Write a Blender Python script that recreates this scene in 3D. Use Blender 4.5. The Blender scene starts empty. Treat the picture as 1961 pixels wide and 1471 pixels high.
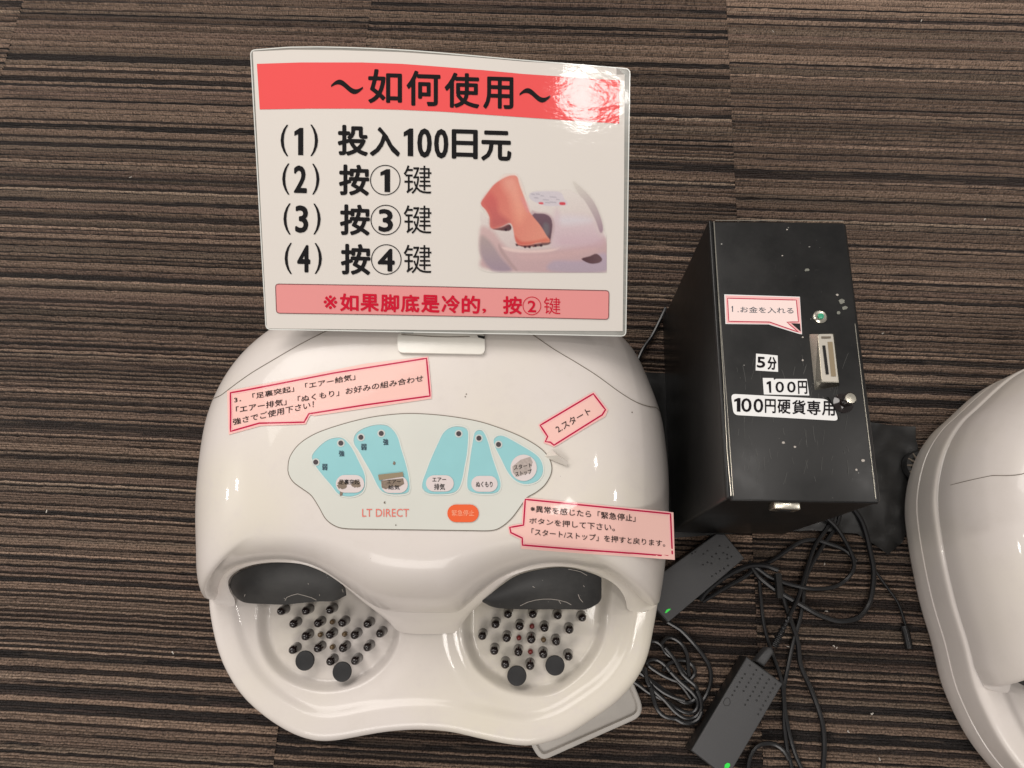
import bpy, bmesh, math, random
import numpy as np
from mathutils import Vector, Matrix
from mathutils.bvhtree import BVHTree

# ---------------------------------------------------------------- camera
FPX, CX, CY, CAMH = 1440.0, 980.5, 735.5, 0.88
def _unit(v): return v / np.linalg.norm(v)
_dn = _unit(np.array([1003 - CX, 1190 - CY, FPX]))
_v = _unit(np.array([1201 - CX, -3745 - CY, FPX]))
_Y = _unit(_v - (_v @ _dn) * _dn); _Z = -_dn; _X = np.cross(_Y, _Z)
RM = np.array([_X, _Y, _Z])                      # camera (x right, y down, z ahead) -> world
scene = bpy.context.scene
col = scene.collection
cam_data = bpy.data.cameras.new('camera'); cam = bpy.data.objects.new('camera', cam_data); col.objects.link(cam)
cam_data.sensor_width = 36; cam_data.sensor_fit = 'HORIZONTAL'; cam_data.lens = FPX / 1961 * 36
cam_data.clip_start = .01; cam_data.clip_end = 60
r_, u_, b_ = RM[:, 0], -RM[:, 1], -RM[:, 2]
cam.matrix_world = Matrix(((r_[0], u_[0], b_[0], 0), (r_[1], u_[1], b_[1], 0), (r_[2], u_[2], b_[2], CAMH), (0, 0, 0, 1)))
scene.camera = cam
scene.view_settings.view_transform = 'Standard'; scene.view_settings.look = 'None'
scene.view_settings.exposure = 0.22; scene.view_settings.gamma = 1.0

# ---------------------------------------------------------------- world and lamps (a room lit from its ceiling, plus an added front fill)
w = bpy.data.worlds.new('World'); scene.world = w; w.use_nodes = True
w.node_tree.nodes['Background'].inputs[0].default_value = (1.0, .95, .91, 1)
w.node_tree.nodes['Background'].inputs[1].default_value = .24
def area(name, loc, target, sx, sy, power, color=(1, .945, .895)):
    l = bpy.data.lights.new(name, 'AREA'); l.shape = 'RECTANGLE'; l.size = sx; l.size_y = sy
    l.energy = power; l.color = color
    o = bpy.data.objects.new(name, l); col.objects.link(o); o.location = loc
    o.rotation_euler = (Vector(target) - Vector(loc)).to_track_quat('-Z', 'Y').to_euler()
    return o
area('ceiling_or_fill_lamp', (-1.3, 1.75, 2.5), (0, .15, 0), 2.0, 1.6, 50)
area('ceiling_or_fill_lamp', (-.5, -2.3, 2.4), (0, 0, 0), 1.8, 1.0, 30)  # fill added to brighten the front and the arches, not a ceiling fitting
area('ceiling_or_fill_lamp', (.40, .07, 2.55), (.1, .3, .2), .22, .20, 4.2)
area('ceiling_or_fill_lamp', (-3.1, .2, 2.5), (0, 0, 0), .16, .16, 7.0)
area('ceiling_or_fill_lamp', (-4.7, .05, 2.5), (0, 0, 0), .22, .22, 9.0)
area('ceiling_or_fill_lamp', (2.05, .25, 2.5), (0, .1, 0), .14, .14, 5.0)
area('ceiling_or_fill_lamp', (.95, .55, 2.5), (0, .1, 0), .08, .08, 1.6)

# ---------------------------------------------------------------- geometry helpers
def P(x, y, z=0.0):
    "the point at height z that is seen at (x, y) of the photograph"
    r = RM @ np.array([x - CX, y - CY, FPX]); t = (z - CAMH) / r[2]
    return np.array([0, 0, CAMH]) + r * t
def L(*a): return np.array([P(*p) for p in a])
def origin(o):
    v = Vector((0, 0, 0))
    while o is not None: v = v + o.location; o = o.parent
    return v
def obj(name, verts, faces, mat, parent=None, smooth=True, label=None, kind=None):
    me = bpy.data.meshes.new(name)
    v0 = np.array(verts, dtype=float).reshape(-1, 3)
    og = np.array(origin(parent)) if parent is not None else np.zeros(3)
    me.from_pydata((v0 - og).tolist(), [], [list(map(int, f)) for f in faces])
    if mat is not None: me.materials.append(mat)
    if smooth:
        me.polygons.foreach_set('use_smooth', [True] * len(me.polygons))
        try: me.set_sharp_from_angle(angle=math.radians(42))
        except Exception: pass
    me.update()
    o = bpy.data.objects.new(name, me); col.objects.link(o)
    if parent is not None: o.parent = parent
    if label: o['label'] = label
    if kind: o['kind'] = kind
    return o
def thing(name, label, cat, loc, group=None):
    o = bpy.data.objects.new(name, None); col.objects.link(o); o.location = loc; o.empty_display_size = .05
    o['label'] = label; o['category'] = cat
    if group: o['group'] = group
    return o
def tag(o, label, cat, group=None):
    o['label'] = label; o['category'] = cat
    if group: o['group'] = group
    return o
def box_vf(x0, x1, y0, y1, z0, z1, bev=.002, seg=3):
    bm = bmesh.new(); bmesh.ops.create_cube(bm, size=1)
    for v in bm.verts:
        v.co = Vector(((x0 + x1) / 2 + v.co.x * (x1 - x0), (y0 + y1) / 2 + v.co.y * (y1 - y0), (z0 + z1) / 2 + v.co.z * (z1 - z0)))
    if bev > 0: bmesh.ops.bevel(bm, geom=bm.edges[:], offset=bev, segments=seg, affect='EDGES', profile=.5)
    return out_vf(bm)
def out_vf(bm):
    bm.verts.index_update(); v = [tuple(x.co) for x in bm.verts]; f = [[q.index for q in p.verts] for p in bm.faces]; bm.free(); return v, f
def prism_vf(poly, z0, z1, bev=.002, seg=2):
    "solid from plan polygon (list of xy)"
    bm = bmesh.new(); vs = [bm.verts.new((p[0], p[1], z0)) for p in poly]
    f = bm.faces.new(vs)
    if f.normal.z > 0: bmesh.ops.reverse_faces(bm, faces=[f])
    r = bmesh.ops.extrude_face_region(bm, geom=[f]); top = [e for e in r['geom'] if isinstance(e, bmesh.types.BMVert)]
    for v in top: v.co.z = z1
    bmesh.ops.recalc_face_normals(bm, faces=bm.faces[:])
    if bev > 0:
        ed = [e for e in bm.edges if all(abs(v.co.z - z1) < 1e-9 for v in e.verts)]
        bmesh.ops.bevel(bm, geom=ed, offset=bev, segments=seg, affect='EDGES', profile=.5)
    return out_vf(bm)
def lathe_vf(prof, n=16, c=(0, 0, 0), tilt=None):
    v = []; f = []
    for k, (r, z) in enumerate(prof):
        for i in range(n):
            a = 2 * math.pi * i / n; v.append(Vector((r * math.cos(a), r * math.sin(a), z)))
    for k in range(len(prof) - 1):
        for i in range(n): f.append((k * n + i, k * n + (i + 1) % n, (k + 1) * n + (i + 1) % n, (k + 1) * n + i))
    f.append(tuple((len(prof) - 1) * n + i for i in range(n))); f.append(tuple(reversed(range(n))))
    if tilt is not None: v = [tilt @ q for q in v]
    return [tuple(q + Vector(c)) for q in v], f
def smooth_line(pts, step):
    p = np.array(pts, float); n = len(p); out = []
    q = np.vstack([2 * p[0] - p[1], p, 2 * p[-1] - p[-2]])
    for i in range(n - 1):
        p0, p1, p2, p3 = q[i], q[i + 1], q[i + 2], q[i + 3]
        m = max(1, int(np.linalg.norm(p2 - p1) / step))
        for k in range(m):
            t = k / m
            out.append(.5 * ((2 * p1) + (-p0 + p2) * t + (2 * p0 - 5 * p1 + 4 * p2 - p3) * t * t + (-p0 + 3 * p1 - 3 * p2 + p3) * t ** 3))
    out.append(p[-1]); return np.array(out)
def tube_vf(path, r, n=8):
    path = np.array(path); m = len(path); rr = np.full(m, r) if np.isscalar(r) else np.array(r)
    T = np.gradient(path, axis=0); T /= np.linalg.norm(T, axis=1)[:, None] + 1e-12
    v = []; up = np.array([0, 0, 1.0])
    for i in range(m):
        a = np.cross(T[i], up)
        if np.linalg.norm(a) < 1e-3: a = np.cross(T[i], np.array([1.0, 0, 0]))
        a /= np.linalg.norm(a); b = np.cross(a, T[i])
        for k in range(n):
            t = 2 * math.pi * k / n; v.append(path[i] + rr[i] * (a * math.cos(t) + b * math.sin(t)))
    f = [(i * n + k, i * n + (k + 1) % n, (i + 1) * n + (k + 1) % n, (i + 1) * n + k) for i in range(m - 1) for k in range(n)]
    f.append(tuple(range(n))[::-1]); f.append(tuple((m - 1) * n + k for k in range(n)))
    return v, f
def join_vf(parts):
    V = []; F = []
    for v, f in parts:
        k = len(V); V += [tuple(q) for q in v]; F += [[i + k for i in q] for q in f]
    return V, F

# ---------------------------------------------------------------- materials
def mat(name, base, rough=.5, metal=0.0, coat=0.0, coat_rough=.1, spec=.5, noise=0.0, nscale=40, bump=0.0, bscale=200, emit=None, subsurf=0):
    m = bpy.data.materials.new(name); m.use_nodes = True; nt = m.node_tree; p = nt.nodes['Principled BSDF']
    p.inputs['Base Color'].default_value = (*base, 1); p.inputs['Roughness'].default_value = rough; p.inputs['Metallic'].default_value = metal
    p.inputs['Coat Weight'].default_value = coat; p.inputs['Coat Roughness'].default_value = coat_rough; p.inputs['Specular IOR Level'].default_value = spec
    tc = nt.nodes.new('ShaderNodeTexCoord')
    if noise > 0:
        n = nt.nodes.new('ShaderNodeTexNoise'); n.inputs['Scale'].default_value = nscale; n.inputs['Detail'].default_value = 6; nt.links.new(tc.outputs['Object'], n.inputs['Vector'])
        mx = nt.nodes.new('ShaderNodeMix'); mx.data_type = 'RGBA'
        mx.inputs[6].default_value = (*[c * (1 - noise) for c in base], 1); mx.inputs[7].default_value = (*[min(1, c * (1 + noise)) for c in base], 1)
        nt.links.new(n.outputs['Fac'], mx.inputs[0]); nt.links.new(mx.outputs[2], p.inputs['Base Color'])
    if bump > 0:
        n2 = nt.nodes.new('ShaderNodeTexNoise'); n2.inputs['Scale'].default_value = bscale; n2.inputs['Detail'].default_value = 4; nt.links.new(tc.outputs['Object'], n2.inputs['Vector'])
        b = nt.nodes.new('ShaderNodeBump'); b.inputs['Strength'].default_value = bump; b.inputs['Distance'].default_value = .002
        nt.links.new(n2.outputs['Fac'], b.inputs['Height']); nt.links.new(b.outputs['Normal'], p.inputs['Normal'])
        if coat > 0: nt.links.new(b.outputs['Normal'], p.inputs['Coat Normal'])
    if emit: p.inputs['Emission Color'].default_value = (*emit[0], 1); p.inputs['Emission Strength'].default_value = emit[1]
    return m
def node(nt, t, **k):
    n = nt.nodes.new(t)
    for a, b in k.items(): setattr(n, a, b)
    return n
def ramp(nt, fac, stops):
    r = nt.nodes.new('ShaderNodeValToRGB'); nt.links.new(fac, r.inputs[0]); e = r.color_ramp.elements
    e[0].position, e[0].color = stops[0][0], (*stops[0][1], 1); e[1].position, e[1].color = stops[-1][0], (*stops[-1][1], 1)
    for s in stops[1:-1]: q = e.new(s[0]); q.color = (*s[1], 1)
    return r.outputs[0]
def mixc(nt, fac, a, b):
    m = nt.nodes.new('ShaderNodeMix'); m.data_type = 'RGBA'
    for s, i in ((fac, 0), (a, 6), (b, 7)):
        if isinstance(s, (int, float)): m.inputs[i].default_value = s
        elif isinstance(s, tuple): m.inputs[i].default_value = (*s, 1)
        else: nt.links.new(s, m.inputs[i])
    return m.outputs[2]
def noise(nt, vec, scale, detail=4, rough=.5):
    n = nt.nodes.new('ShaderNodeTexNoise'); n.inputs['Scale'].default_value = scale; n.inputs['Detail'].default_value = detail; n.inputs['Roughness'].default_value = rough
    nt.links.new(vec, n.inputs['Vector']); return n.outputs['Fac']
def mapping(nt, vec, scale=(1, 1, 1), rot=(0, 0, 0)):
    m = nt.nodes.new('ShaderNodeMapping'); m.inputs['Scale'].default_value = scale; m.inputs['Rotation'].default_value = rot; nt.links.new(vec, m.inputs['Vector']); return m.outputs[0]

def plastic_mat():
    "aged off-white plastic: yellowing in broad patches, faint grime specks"
    m = mat('aged_white_plastic', (.66, .6, .53), rough=.34, coat=.32, coat_rough=.05, spec=.4); nt = m.node_tree; p = nt.nodes['Principled BSDF']
    tc = nt.nodes.new('ShaderNodeTexCoord').outputs['Object']
    big = ramp(nt, noise(nt, tc, 5.5, 2), [(.42, (0, 0, 0)), (.68, (1, 1, 1))])
    c = mixc(nt, big, (.715, .66, .62), (.715, .665, .565))
    fine = ramp(nt, noise(nt, tc, 35, 8, .75), [(.25, (1, 1, 1)), (.5, (0, 0, 0))])
    c = mixc(nt, fine, c, (.68, .625, .58))
    spk = ramp(nt, noise(nt, tc, 300, 1, .4), [(.125, (1, 1, 1)), (.15, (0, 0, 0))])
    c = mixc(nt, spk, c, (.25, .2, .16))
    nt.links.new(c, p.inputs['Base Color'])
    rr = nt.nodes.new('ShaderNodeMapRange'); nt.links.new(noise(nt, tc, 30, 5), rr.inputs[0]); rr.inputs[3].default_value = .26; rr.inputs[4].default_value = .42
    nt.links.new(rr.outputs[0], p.inputs['Roughness']); return m
def black_mat(name, base=.018, scuff=1.0, rough=.3):
    m = mat(name, (base,) * 3, rough=rough, spec=.5); nt = m.node_tree; p = nt.nodes['Principled BSDF']
    tc = nt.nodes.new('ShaderNodeTexCoord').outputs['Object']
    cloud = noise(nt, tc, 14, 8, .7)
    c = mixc(nt, ramp(nt, cloud, [(.40, (0, 0, 0)), (.75, (1, 1, 1))]), (base * .8,) * 3, (base * (1 + 1.3 * scuff), base * (1 + 1.25 * scuff), base * (1 + 1.15 * scuff)))
    streak = noise(nt, mapping(nt, tc, (260, 26, 60), (0, 0, .35)), 1, 6, .72)
    c = mixc(nt, ramp(nt, streak, [(.66, (0, 0, 0)), (.76, (.55 * scuff,) * 3)]), c, (.16, .155, .145))
    streak2 = noise(nt, mapping(nt, tc, (30, 240, 60), (0, 0, .5)), 1, 6, .72)
    c = mixc(nt, ramp(nt, streak2, [(.70, (0, 0, 0)), (.79, (.5 * scuff,) * 3)]), c, (.16, .155, .145))
    dot = noise(nt, tc, 260, 2, .5)
    c = mixc(nt, ramp(nt, dot, [(.765, (0, 0, 0)), (.80, (scuff,) * 3)]), c, (.38, .37, .34))
    nt.links.new(c, p.inputs['Base Color'])
    rr = nt.nodes.new('ShaderNodeMapRange'); nt.links.new(cloud, rr.inputs[0]); rr.inputs[3].default_value = rough - .1; rr.inputs[4].default_value = rough + .25
    nt.links.new(rr.outputs[0], p.inputs['Roughness']); return m
def carpet_mat():
    m = mat('carpet_yarn', (.1, .08, .06), rough=.95, spec=.12); nt = m.node_tree; p = nt.nodes['Principled BSDF']
    at = nt.nodes.new('ShaderNodeAttribute'); at.attribute_name = 'yarn'
    tc = nt.nodes.new('ShaderNodeTexCoord').outputs['Object']
    n1 = noise(nt, mapping(nt, tc, (460, 380, 1)), 1, 4, .75)
    c = mixc(nt, ramp(nt, n1, [(.34, (0, 0, 0)), (.66, (1, 1, 1))]), (.24, .235, .23), (2.25, 2.2, 2.15))
    mu = nt.nodes.new('ShaderNodeMix'); mu.data_type = 'RGBA'; mu.blend_type = 'MULTIPLY'; mu.inputs[0].default_value = 1
    nt.links.new(at.outputs['Color'], mu.inputs[6]); nt.links.new(c, mu.inputs[7])
    sp = ramp(nt, noise(nt, tc, 950, 2, .5), [(.77, (0, 0, 0)), (.80, (1, 1, 1))])
    nt.links.new(mixc(nt, sp, mu.outputs[2], (.34, .30, .25)), p.inputs['Base Color'])
    b = nt.nodes.new('ShaderNodeBump'); b.inputs['Strength'].default_value = 1.0; b.inputs['Distance'].default_value = .002
    nt.links.new(n1, b.inputs['Height']); nt.links.new(b.outputs['Normal'], p.inputs['Normal'])
    p.inputs['Sheen Weight'].default_value = .15
    return m
def glossy_print(name, base, rough=.35, wr=.12, cw=.6):
    "laminated print: the gloss is in the film over it, slightly wrinkled"
    m = mat(name, base, rough=.6, coat=cw, coat_rough=.07, spec=.08); nt = m.node_tree; p = nt.nodes['Principled BSDF']
    tc = nt.nodes.new('ShaderNodeTexCoord').outputs['Object']
    h = noise(nt, mapping(nt, tc, (1, 1.6, 1.6), (0, 0, .5)), 55, 3, .6)
    b = nt.nodes.new('ShaderNodeBump'); b.inputs['Strength'].default_value = wr; b.inputs['Distance'].default_value = .0016
    nt.links.new(h, b.inputs['Height']); nt.links.new(b.outputs['Normal'], p.inputs['Coat Normal'])
    return m
def film_mat(name, fac=.55):
    m = bpy.data.materials.new(name); m.use_nodes = True; nt = m.node_tree; p = nt.nodes['Principled BSDF']
    p.inputs['Base Color'].default_value = (.55, .56, .52, 1); p.inputs['Roughness'].default_value = .15; p.inputs['Coat Weight'].default_value = .8
    t = nt.nodes.new('ShaderNodeBsdfTransparent'); x = nt.nodes.new('ShaderNodeMixShader'); x.inputs[0].default_value = fac
    nt.links.new(t.outputs[0], x.inputs[1]); nt.links.new(p.outputs[0], x.inputs[2]); nt.links.new(x.outputs[0], nt.nodes['Material Output'].inputs[0])
    return m

M = dict(
    white=plastic_mat(), dark_rubber=black_mat('dark_grey_rubber', .026, .9, .45), nub=mat('dark_amber_nub', (.010, .005, .005), rough=.12, coat=.6),
    amber=mat('amber_nub', (.16, .10, .045), rough=.25, coat=.5), red=mat('red_nub', (.22, .02, .018), rough=.2, coat=.5),
    disc=mat('black_disc', (.011, .011, .012), rough=.5, noise=.4, nscale=300), panel=mat('panel_grey', (.64, .645, .59), rough=.38, noise=.04, nscale=25),
    gap=mat('panel_gap', (.16, .13, .10), rough=.7), blue=mat('panel_blue', (.27, .56, .59), rough=.4, noise=.04, nscale=60), pale=mat('panel_pale', (.66, .70, .66), rough=.4),
    key=mat('key_pink_white', (.68, .60, .59), rough=.4), orange=mat('key_orange', (.80, .11, .02), rough=.4), orange_text=mat('orange_lettering', (.95, .42, .25), rough=.5),
    led=mat('indicator_dark', (.075, .06, .065), rough=.2), led_ring=mat('indicator_ring', (.55, .58, .56), rough=.4),
    navy=mat('print_navy', (.02, .05, .08), rough=.5), grime=mat('worn_brown', (.22, .17, .13), rough=.8, noise=.5, nscale=500), tape=mat('khaki_tape', (.27, .21, .13), rough=.5),
    brand=mat('print_coral', (.75, .17, .13), rough=.5), black_ink=glossy_print('print_black', (.006, .005, .006)), ink=mat('ink_black', (.008, .006, .008), rough=.6, spec=.15),
    paper=glossy_print('sign_paper', (.745, .70, .65)), band=glossy_print('sign_red_band', (.86, .10, .10)), band2=glossy_print('sign_pink_band', (.80, .31, .30)),
    red_ink=glossy_print('sign_red_ink', (.62, .004, .03)), dark_red=glossy_print('sign_line', (.2, .07, .07)), film=film_mat('laminate_film'),
    pink=glossy_print('sticker_pink', (.88, .55, .49), wr=.06, cw=.25), pink_edge=glossy_print('sticker_pink_edge', (.90, .50, .49), wr=.06, cw=.25), crimson=glossy_print('sticker_crimson', (.50, .01, .06), wr=.06, cw=.25),
    pale_pink=glossy_print('sticker_pale_pink', (.92, .74, .70), wr=.06, cw=.25),
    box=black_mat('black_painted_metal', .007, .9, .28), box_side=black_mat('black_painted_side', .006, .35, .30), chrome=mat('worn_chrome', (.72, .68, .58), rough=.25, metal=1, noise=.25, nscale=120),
    white_label=mat('white_label', (.84, .84, .83), rough=.4), slot=mat('slot_black', (.004,) * 3, rough=.7), green=mat('green_lens', (.05, .35, .2), rough=.2),
    adapter=mat('adapter_grey', (.060, .060, .062), rough=.5, noise=.2, nscale=900, bump=.15, bscale=2500), adapter_side=mat('adapter_black', (.012,) * 3, rough=.4),
    cable=mat('cable_black', (.008, .008, .009), rough=.33, spec=.5, coat=.15), green_led=mat('green_led', (.02, .5, .05), rough=.4, emit=((.02, .7, .06), .35)),
    tray_white=mat('translucent_white_plastic', (.55, .52, .48), rough=.3, noise=.08, nscale=60), sheet=black_mat('black_vinyl', .009, 1.2, .30), tyre=mat('wheel_black', (.02,) * 3, rough=.3),
    holder=mat('white_enamel', (.80, .77, .70), rough=.25, coat=.4, noise=.05, nscale=90), carpet=carpet_mat(), under=mat('carpet_backing', (.03, .025, .022), rough=1),
    skin=glossy_print('print_skin', (.62, .20, .15)), skin2=glossy_print('print_skin_shade', (.50, .14, .12)), pm=glossy_print('print_mauve', (.52, .38, .36)), pm2=glossy_print('print_mauve_light', (.62, .52, .48)),
    pm3=glossy_print('print_mauve_dark', (.40, .29, .30)), pdark=glossy_print('print_plum', (.12, .06, .07)), pgrey=glossy_print('print_grey', (.46, .42, .38)), plil=glossy_print('print_lilac', (.50, .45, .52)),
)

# ---------------------------------------------------------------- carpet
rng = np.random.default_rng(7)
TW = .5185; ROWS = 190; SEG = 64
YARN = np.array([(.205, .146, .110), (.160, .113, .085), (.120, .084, .064), (.028, .020, .017), (.018, .014, .013), (.070, .048, .041), (.135, .100, .076), (.145, .100, .078), (.250, .188, .142)])
def tile_mesh(seed, dark=0.0):
    g = np.random.default_rng(seed); pitch = TW / ROWS
    h = np.zeros(ROWS); cA = np.zeros(ROWS, int); cB = np.zeros(ROWS, int)
    gd = np.where(g.random(ROWS) < .65, .0036, .0018)
    slow = np.convolve(g.normal(0, 1, ROWS + 24), np.hanning(25) / np.hanning(25).sum() * 2.2, 'valid')[:ROWS]
    lev = np.ones(ROWS); i = 0; waslow = False
    while i < ROWS:                                  # mostly mid brown rows, single low dark rows between them, a few light threads
        q = g.random() + .10 * slow[i]; n = 1
        if (not waslow and g.random() < .88) or g.random() < .12 + dark * .2: c, lw, n = g.choice([3, 4, 4, 3]), True, int(g.choice([1, 2, 3], p=[.80, .16, .04]))
        elif q > .92: c, lw = g.choice([0, 8, 0]), False
        else: c, lw, n = g.choice([0, 1, 1, 2, 2, 6, 7]), False, int(g.choice([1, 2, 3], p=[.46, .38, .16]))
        waslow = lw
        gl = float(np.clip(1 + g.normal(0, .17), .55, 1.5))
        for k in range(n):
            if i >= ROWS: break
            h[i] = -.0028 if lw else -.0002 - .0013 * g.random(); cA[i] = c; cB[i] = g.choice([1, 2, 3, 5, 6]); lev[i] = (1 + .08 * slow[i]) * (1 - dark * .25) * gl; i += 1
    xs = np.linspace(0, TW, SEG + 1); sec = [(.0, 0), (.18, 1), (.5, 2), (.82, 1)]
    V = np.zeros((ROWS * 4 + 1, SEG + 1, 3)); C = np.ones((ROWS * 4 + 1, SEG + 1, 4))
    wav = np.cumsum(g.normal(0, .00012, SEG + 1)); wav -= np.linspace(0, wav[-1], SEG + 1)
    for r in range(ROWS):
        jit = g.normal(0, .00034, SEG + 1); zj = g.normal(0, .00022, SEG + 1)
        # along the row the yarn changes over in long runs
        br = g.random(6) * TW; m = np.zeros(SEG + 1)
        for b in br: m += np.where(xs > b, 1, 0)
        pick = (m.astype(int) % 2 == 0) if g.random() < .45 else np.ones(SEG + 1, bool)
        base = np.where(pick[:, None], YARN[cA[r]], YARN[cA[r]] * .6 + YARN[cB[r]] * .4) * np.clip(1 + g.normal(0, .12), .5, 1.5) * lev[r]
        for k, (fy, lv) in enumerate(sec):
            j = r * 4 + k
            top = h[r]; gro = min(h[r], h[r - 1] if r else h[r]) - gd[r]
            z = gro if lv == 0 else (top - .0005 if lv == 1 else top)
            V[j, :, 0] = xs; V[j, :, 1] = (r + fy) * pitch + (wav + jit * (lv > 0)) * (0 < r); V[j, :, 2] = z + zj * (lv > 0)
            C[j, :, :3] = base
    V[-1, :, 0] = xs; V[-1, :, 1] = TW; V[-1, :, 2] = -.003; C[-1, :, :3] = YARN[3]
    V[:, 0, 0] += .0001; V[:, -1, 0] -= .0001
    n = SEG + 1; a = np.arange((ROWS * 4) * SEG); rr = a // SEG; cc = a % SEG; q = rr * n + cc
    F = np.stack([q, q + 1, q + n + 1, q + n], 1)
    me = bpy.data.meshes.new('carpet_tile')
    me.vertices.add(V.shape[0] * n); me.vertices.foreach_set('co', V.reshape(-1))
    me.loops.add(F.size); me.loops.foreach_set('vertex_index', F.reshape(-1).astype(np.int32))
    me.polygons.add(len(F)); me.polygons.foreach_set('loop_start', (np.arange(len(F)) * 4).astype(np.int32))
    try: me.polygons.foreach_set('loop_total', np.full(len(F), 4, np.int32))
    except Exception: pass
    me.polygons.foreach_set('use_smooth', np.ones(len(F), bool))
    me.update(calc_edges=True); me.validate()
    ca = me.color_attributes.new('yarn', 'FLOAT_COLOR', 'POINT'); ca.data.foreach_set('color', C.reshape(-1))
    me.materials.append(M['carpet']); return me
floor = obj('carpet_floor', [(-4, -4, -.008), (4, -4, -.008), (4, 4, -.008), (-4, 4, -.008)], [(0, 1, 2, 3)], M['under'], smooth=False, kind='structure')
tiles = [tile_mesh(11), tile_mesh(23, .1), tile_mesh(35, .35), tile_mesh(47, .45), tile_mesh(59, .25)]
yoff = [-.13, -.09, -.31, -.22, -.05]
lay = {0: [3, 1, 0, 4], 1: [0, 1, 3, 1], 2: [2, 2, 4, 2], 3: [4, 3, 1, 0], 4: [1, 0, 3, 4]}
for c in range(-1, 6):
    for r in range(-1, 6):
        o = bpy.data.objects.new('carpet_tile', tiles[lay[c % 5][r % 4] if 0 <= r < 4 else (c + 2 * r) % 5]); col.objects.link(o); o.parent = floor
        o.location = (-1.297 + c * TW, -.62 + yoff[c % 5] + r * TW, 0)
        if (c + r) % 3 == 1: o.location = (o.location.x + TW, o.location.y + TW, 0); o.rotation_euler.z = math.pi

# ---------------------------------------------------------------- foot massager: plan outline
MC = np.array([-.098, .14])                                   # middle of the machine in plan
def sup(t, p): return (1 - (1 - t) ** p) ** (1 / p)
ZR, ZT = .083, .203                                           # rim of the tray, top of the cover
side_px = [(367, 1060), (366, 1000), (368, 950), (372, 900), (378, 850), (387, 800), (402, 758), (425, 714), (450, 680), (482, 648), (510, 628)]
side_px_r = [(1190, 634), (1222, 672), (1244, 720), (1262, 765), (1273, 800), (1280, 850), (1285, 900), (1286, 950), (1285, 1000), (1281, 1060)]
def plan_from_silhouette(p):
    best = None
    for t in np.linspace(0, .8, 25):
        z = ZR + (ZT - ZR) * sup(t, 2.5); wv = P(p[0], p[1], z)[:2]; d = wv - MC; rad = np.linalg.norm(d) + .12 * t
        if best is None or rad < best[0]: best = (rad, d / np.linalg.norm(d))
    return MC + best[0] * best[1]
left = [plan_from_silhouette(p) for p in side_px]; right = [plan_from_silhouette(p) for p in side_px_r]
tray_l = [P(x, y, .078)[:2] for x, y in [(398, 1146), (403, 1192), (414, 1241), (431, 1285), (460, 1331), (496, 1366), (534, 1393), (572, 1412), (610, 1421), (648, 1419), (686, 1412), (740, 1403), (800, 1399)]]
tray_r = [P(x, y, .078)[:2] for x, y in [(860, 1403), (910, 1414), (957, 1424), (1001, 1430), (1035, 1427), (1074, 1415), (1105, 1399), (1133, 1380), (1165, 1359), (1192, 1336), (1221, 1301), (1241, 1260), (1253, 1204), (1262, 1150)]]
back = [np.array(q) for q in ((-.235, .335), (-.175, .356), (-.098, .362), (-.02, .357), (.045, .337))]
outline_key = left + back + right + tray_r[::-1] + tray_l[::-1]
def closed(pts, n):
    p = np.array(pts); m = len(p); q = []
    for i in range(m):
        p0, p1, p2, p3 = p[i - 1], p[i], p[(i + 1) % m], p[(i + 2) % m]
        for t in np.linspace(0, 1, 24, endpoint=False): q.append(.5 * ((2 * p1) + (-p0 + p2) * t + (2 * p0 - 5 * p1 + 4 * p2 - p3) * t * t + (-p0 + 3 * p1 - 3 * p2 + p3) * t ** 3))
    q = np.array(q); d = np.r_[0, np.cumsum(np.linalg.norm(np.diff(np.vstack([q, q[:1]]), axis=0), axis=1))]
    s = np.linspace(0, d[-1], n, endpoint=False); qq = np.vstack([q, q[:1]])
    out = np.stack([np.interp(s, d, qq[:, k]) for k in range(2)], 1)
    for _ in range(3): out = (np.roll(out, 1, 0) + 2 * out + np.roll(out, -1, 0)) / 4
    return out
NO = 420
OUT = closed(outline_key, NO)
def dist_poly(pts, poly):
    a = poly; b = np.roll(poly, -1, 0); ab = b - a; out = np.full(len(pts), 1e9); ins = np.zeros(len(pts), bool)
    for i in range(len(poly)):
        ap = pts - a[i]; t = np.clip((ap @ ab[i]) / (ab[i] @ ab[i] + 1e-12), 0, 1); d = np.linalg.norm(ap - t[:, None] * ab[i], axis=1); out = np.minimum(out, d)
        c = ((a[i, 1] > pts[:, 1]) != (b[i, 1] > pts[:, 1])) & (pts[:, 0] < (b[i, 0] - a[i, 0]) * (pts[:, 1] - a[i, 1]) / (b[i, 1] - a[i, 1] + 1e-15) + a[i, 0])
        ins ^= c
    return np.where(ins, out, -out)
zb = .076
basin = [
    [P(x, y, zb)[:2] for x, y in [(490, 1170), (489, 1200), (492, 1230), (510, 1272), (545, 1305), (590, 1323), (625, 1327), (665, 1322), (705, 1305), (738, 1277), (758, 1248), (768, 1215), (766, 1185)]] + [np.array((-.125, .06)), np.array((-.2, .09)), np.array((-.275, .075))],
    [P(x, y, zb)[:2] for x, y in [(884, 1190), (884, 1216), (890, 1244), (907, 1280), (937, 1307), (970, 1325), (1016, 1335), (1063, 1330), (1104, 1304), (1133, 1274), (1154, 1239), (1164, 1204), (1165, 1175)]] + [np.array((.085, .075)), np.array((0, .09)), np.array((-.06, .06))]]
BAS = [closed(b, 150) for b in basin]
def sstep(x): x = np.clip(x, 0, 1); return x * x * (3 - 2 * x)
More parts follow.
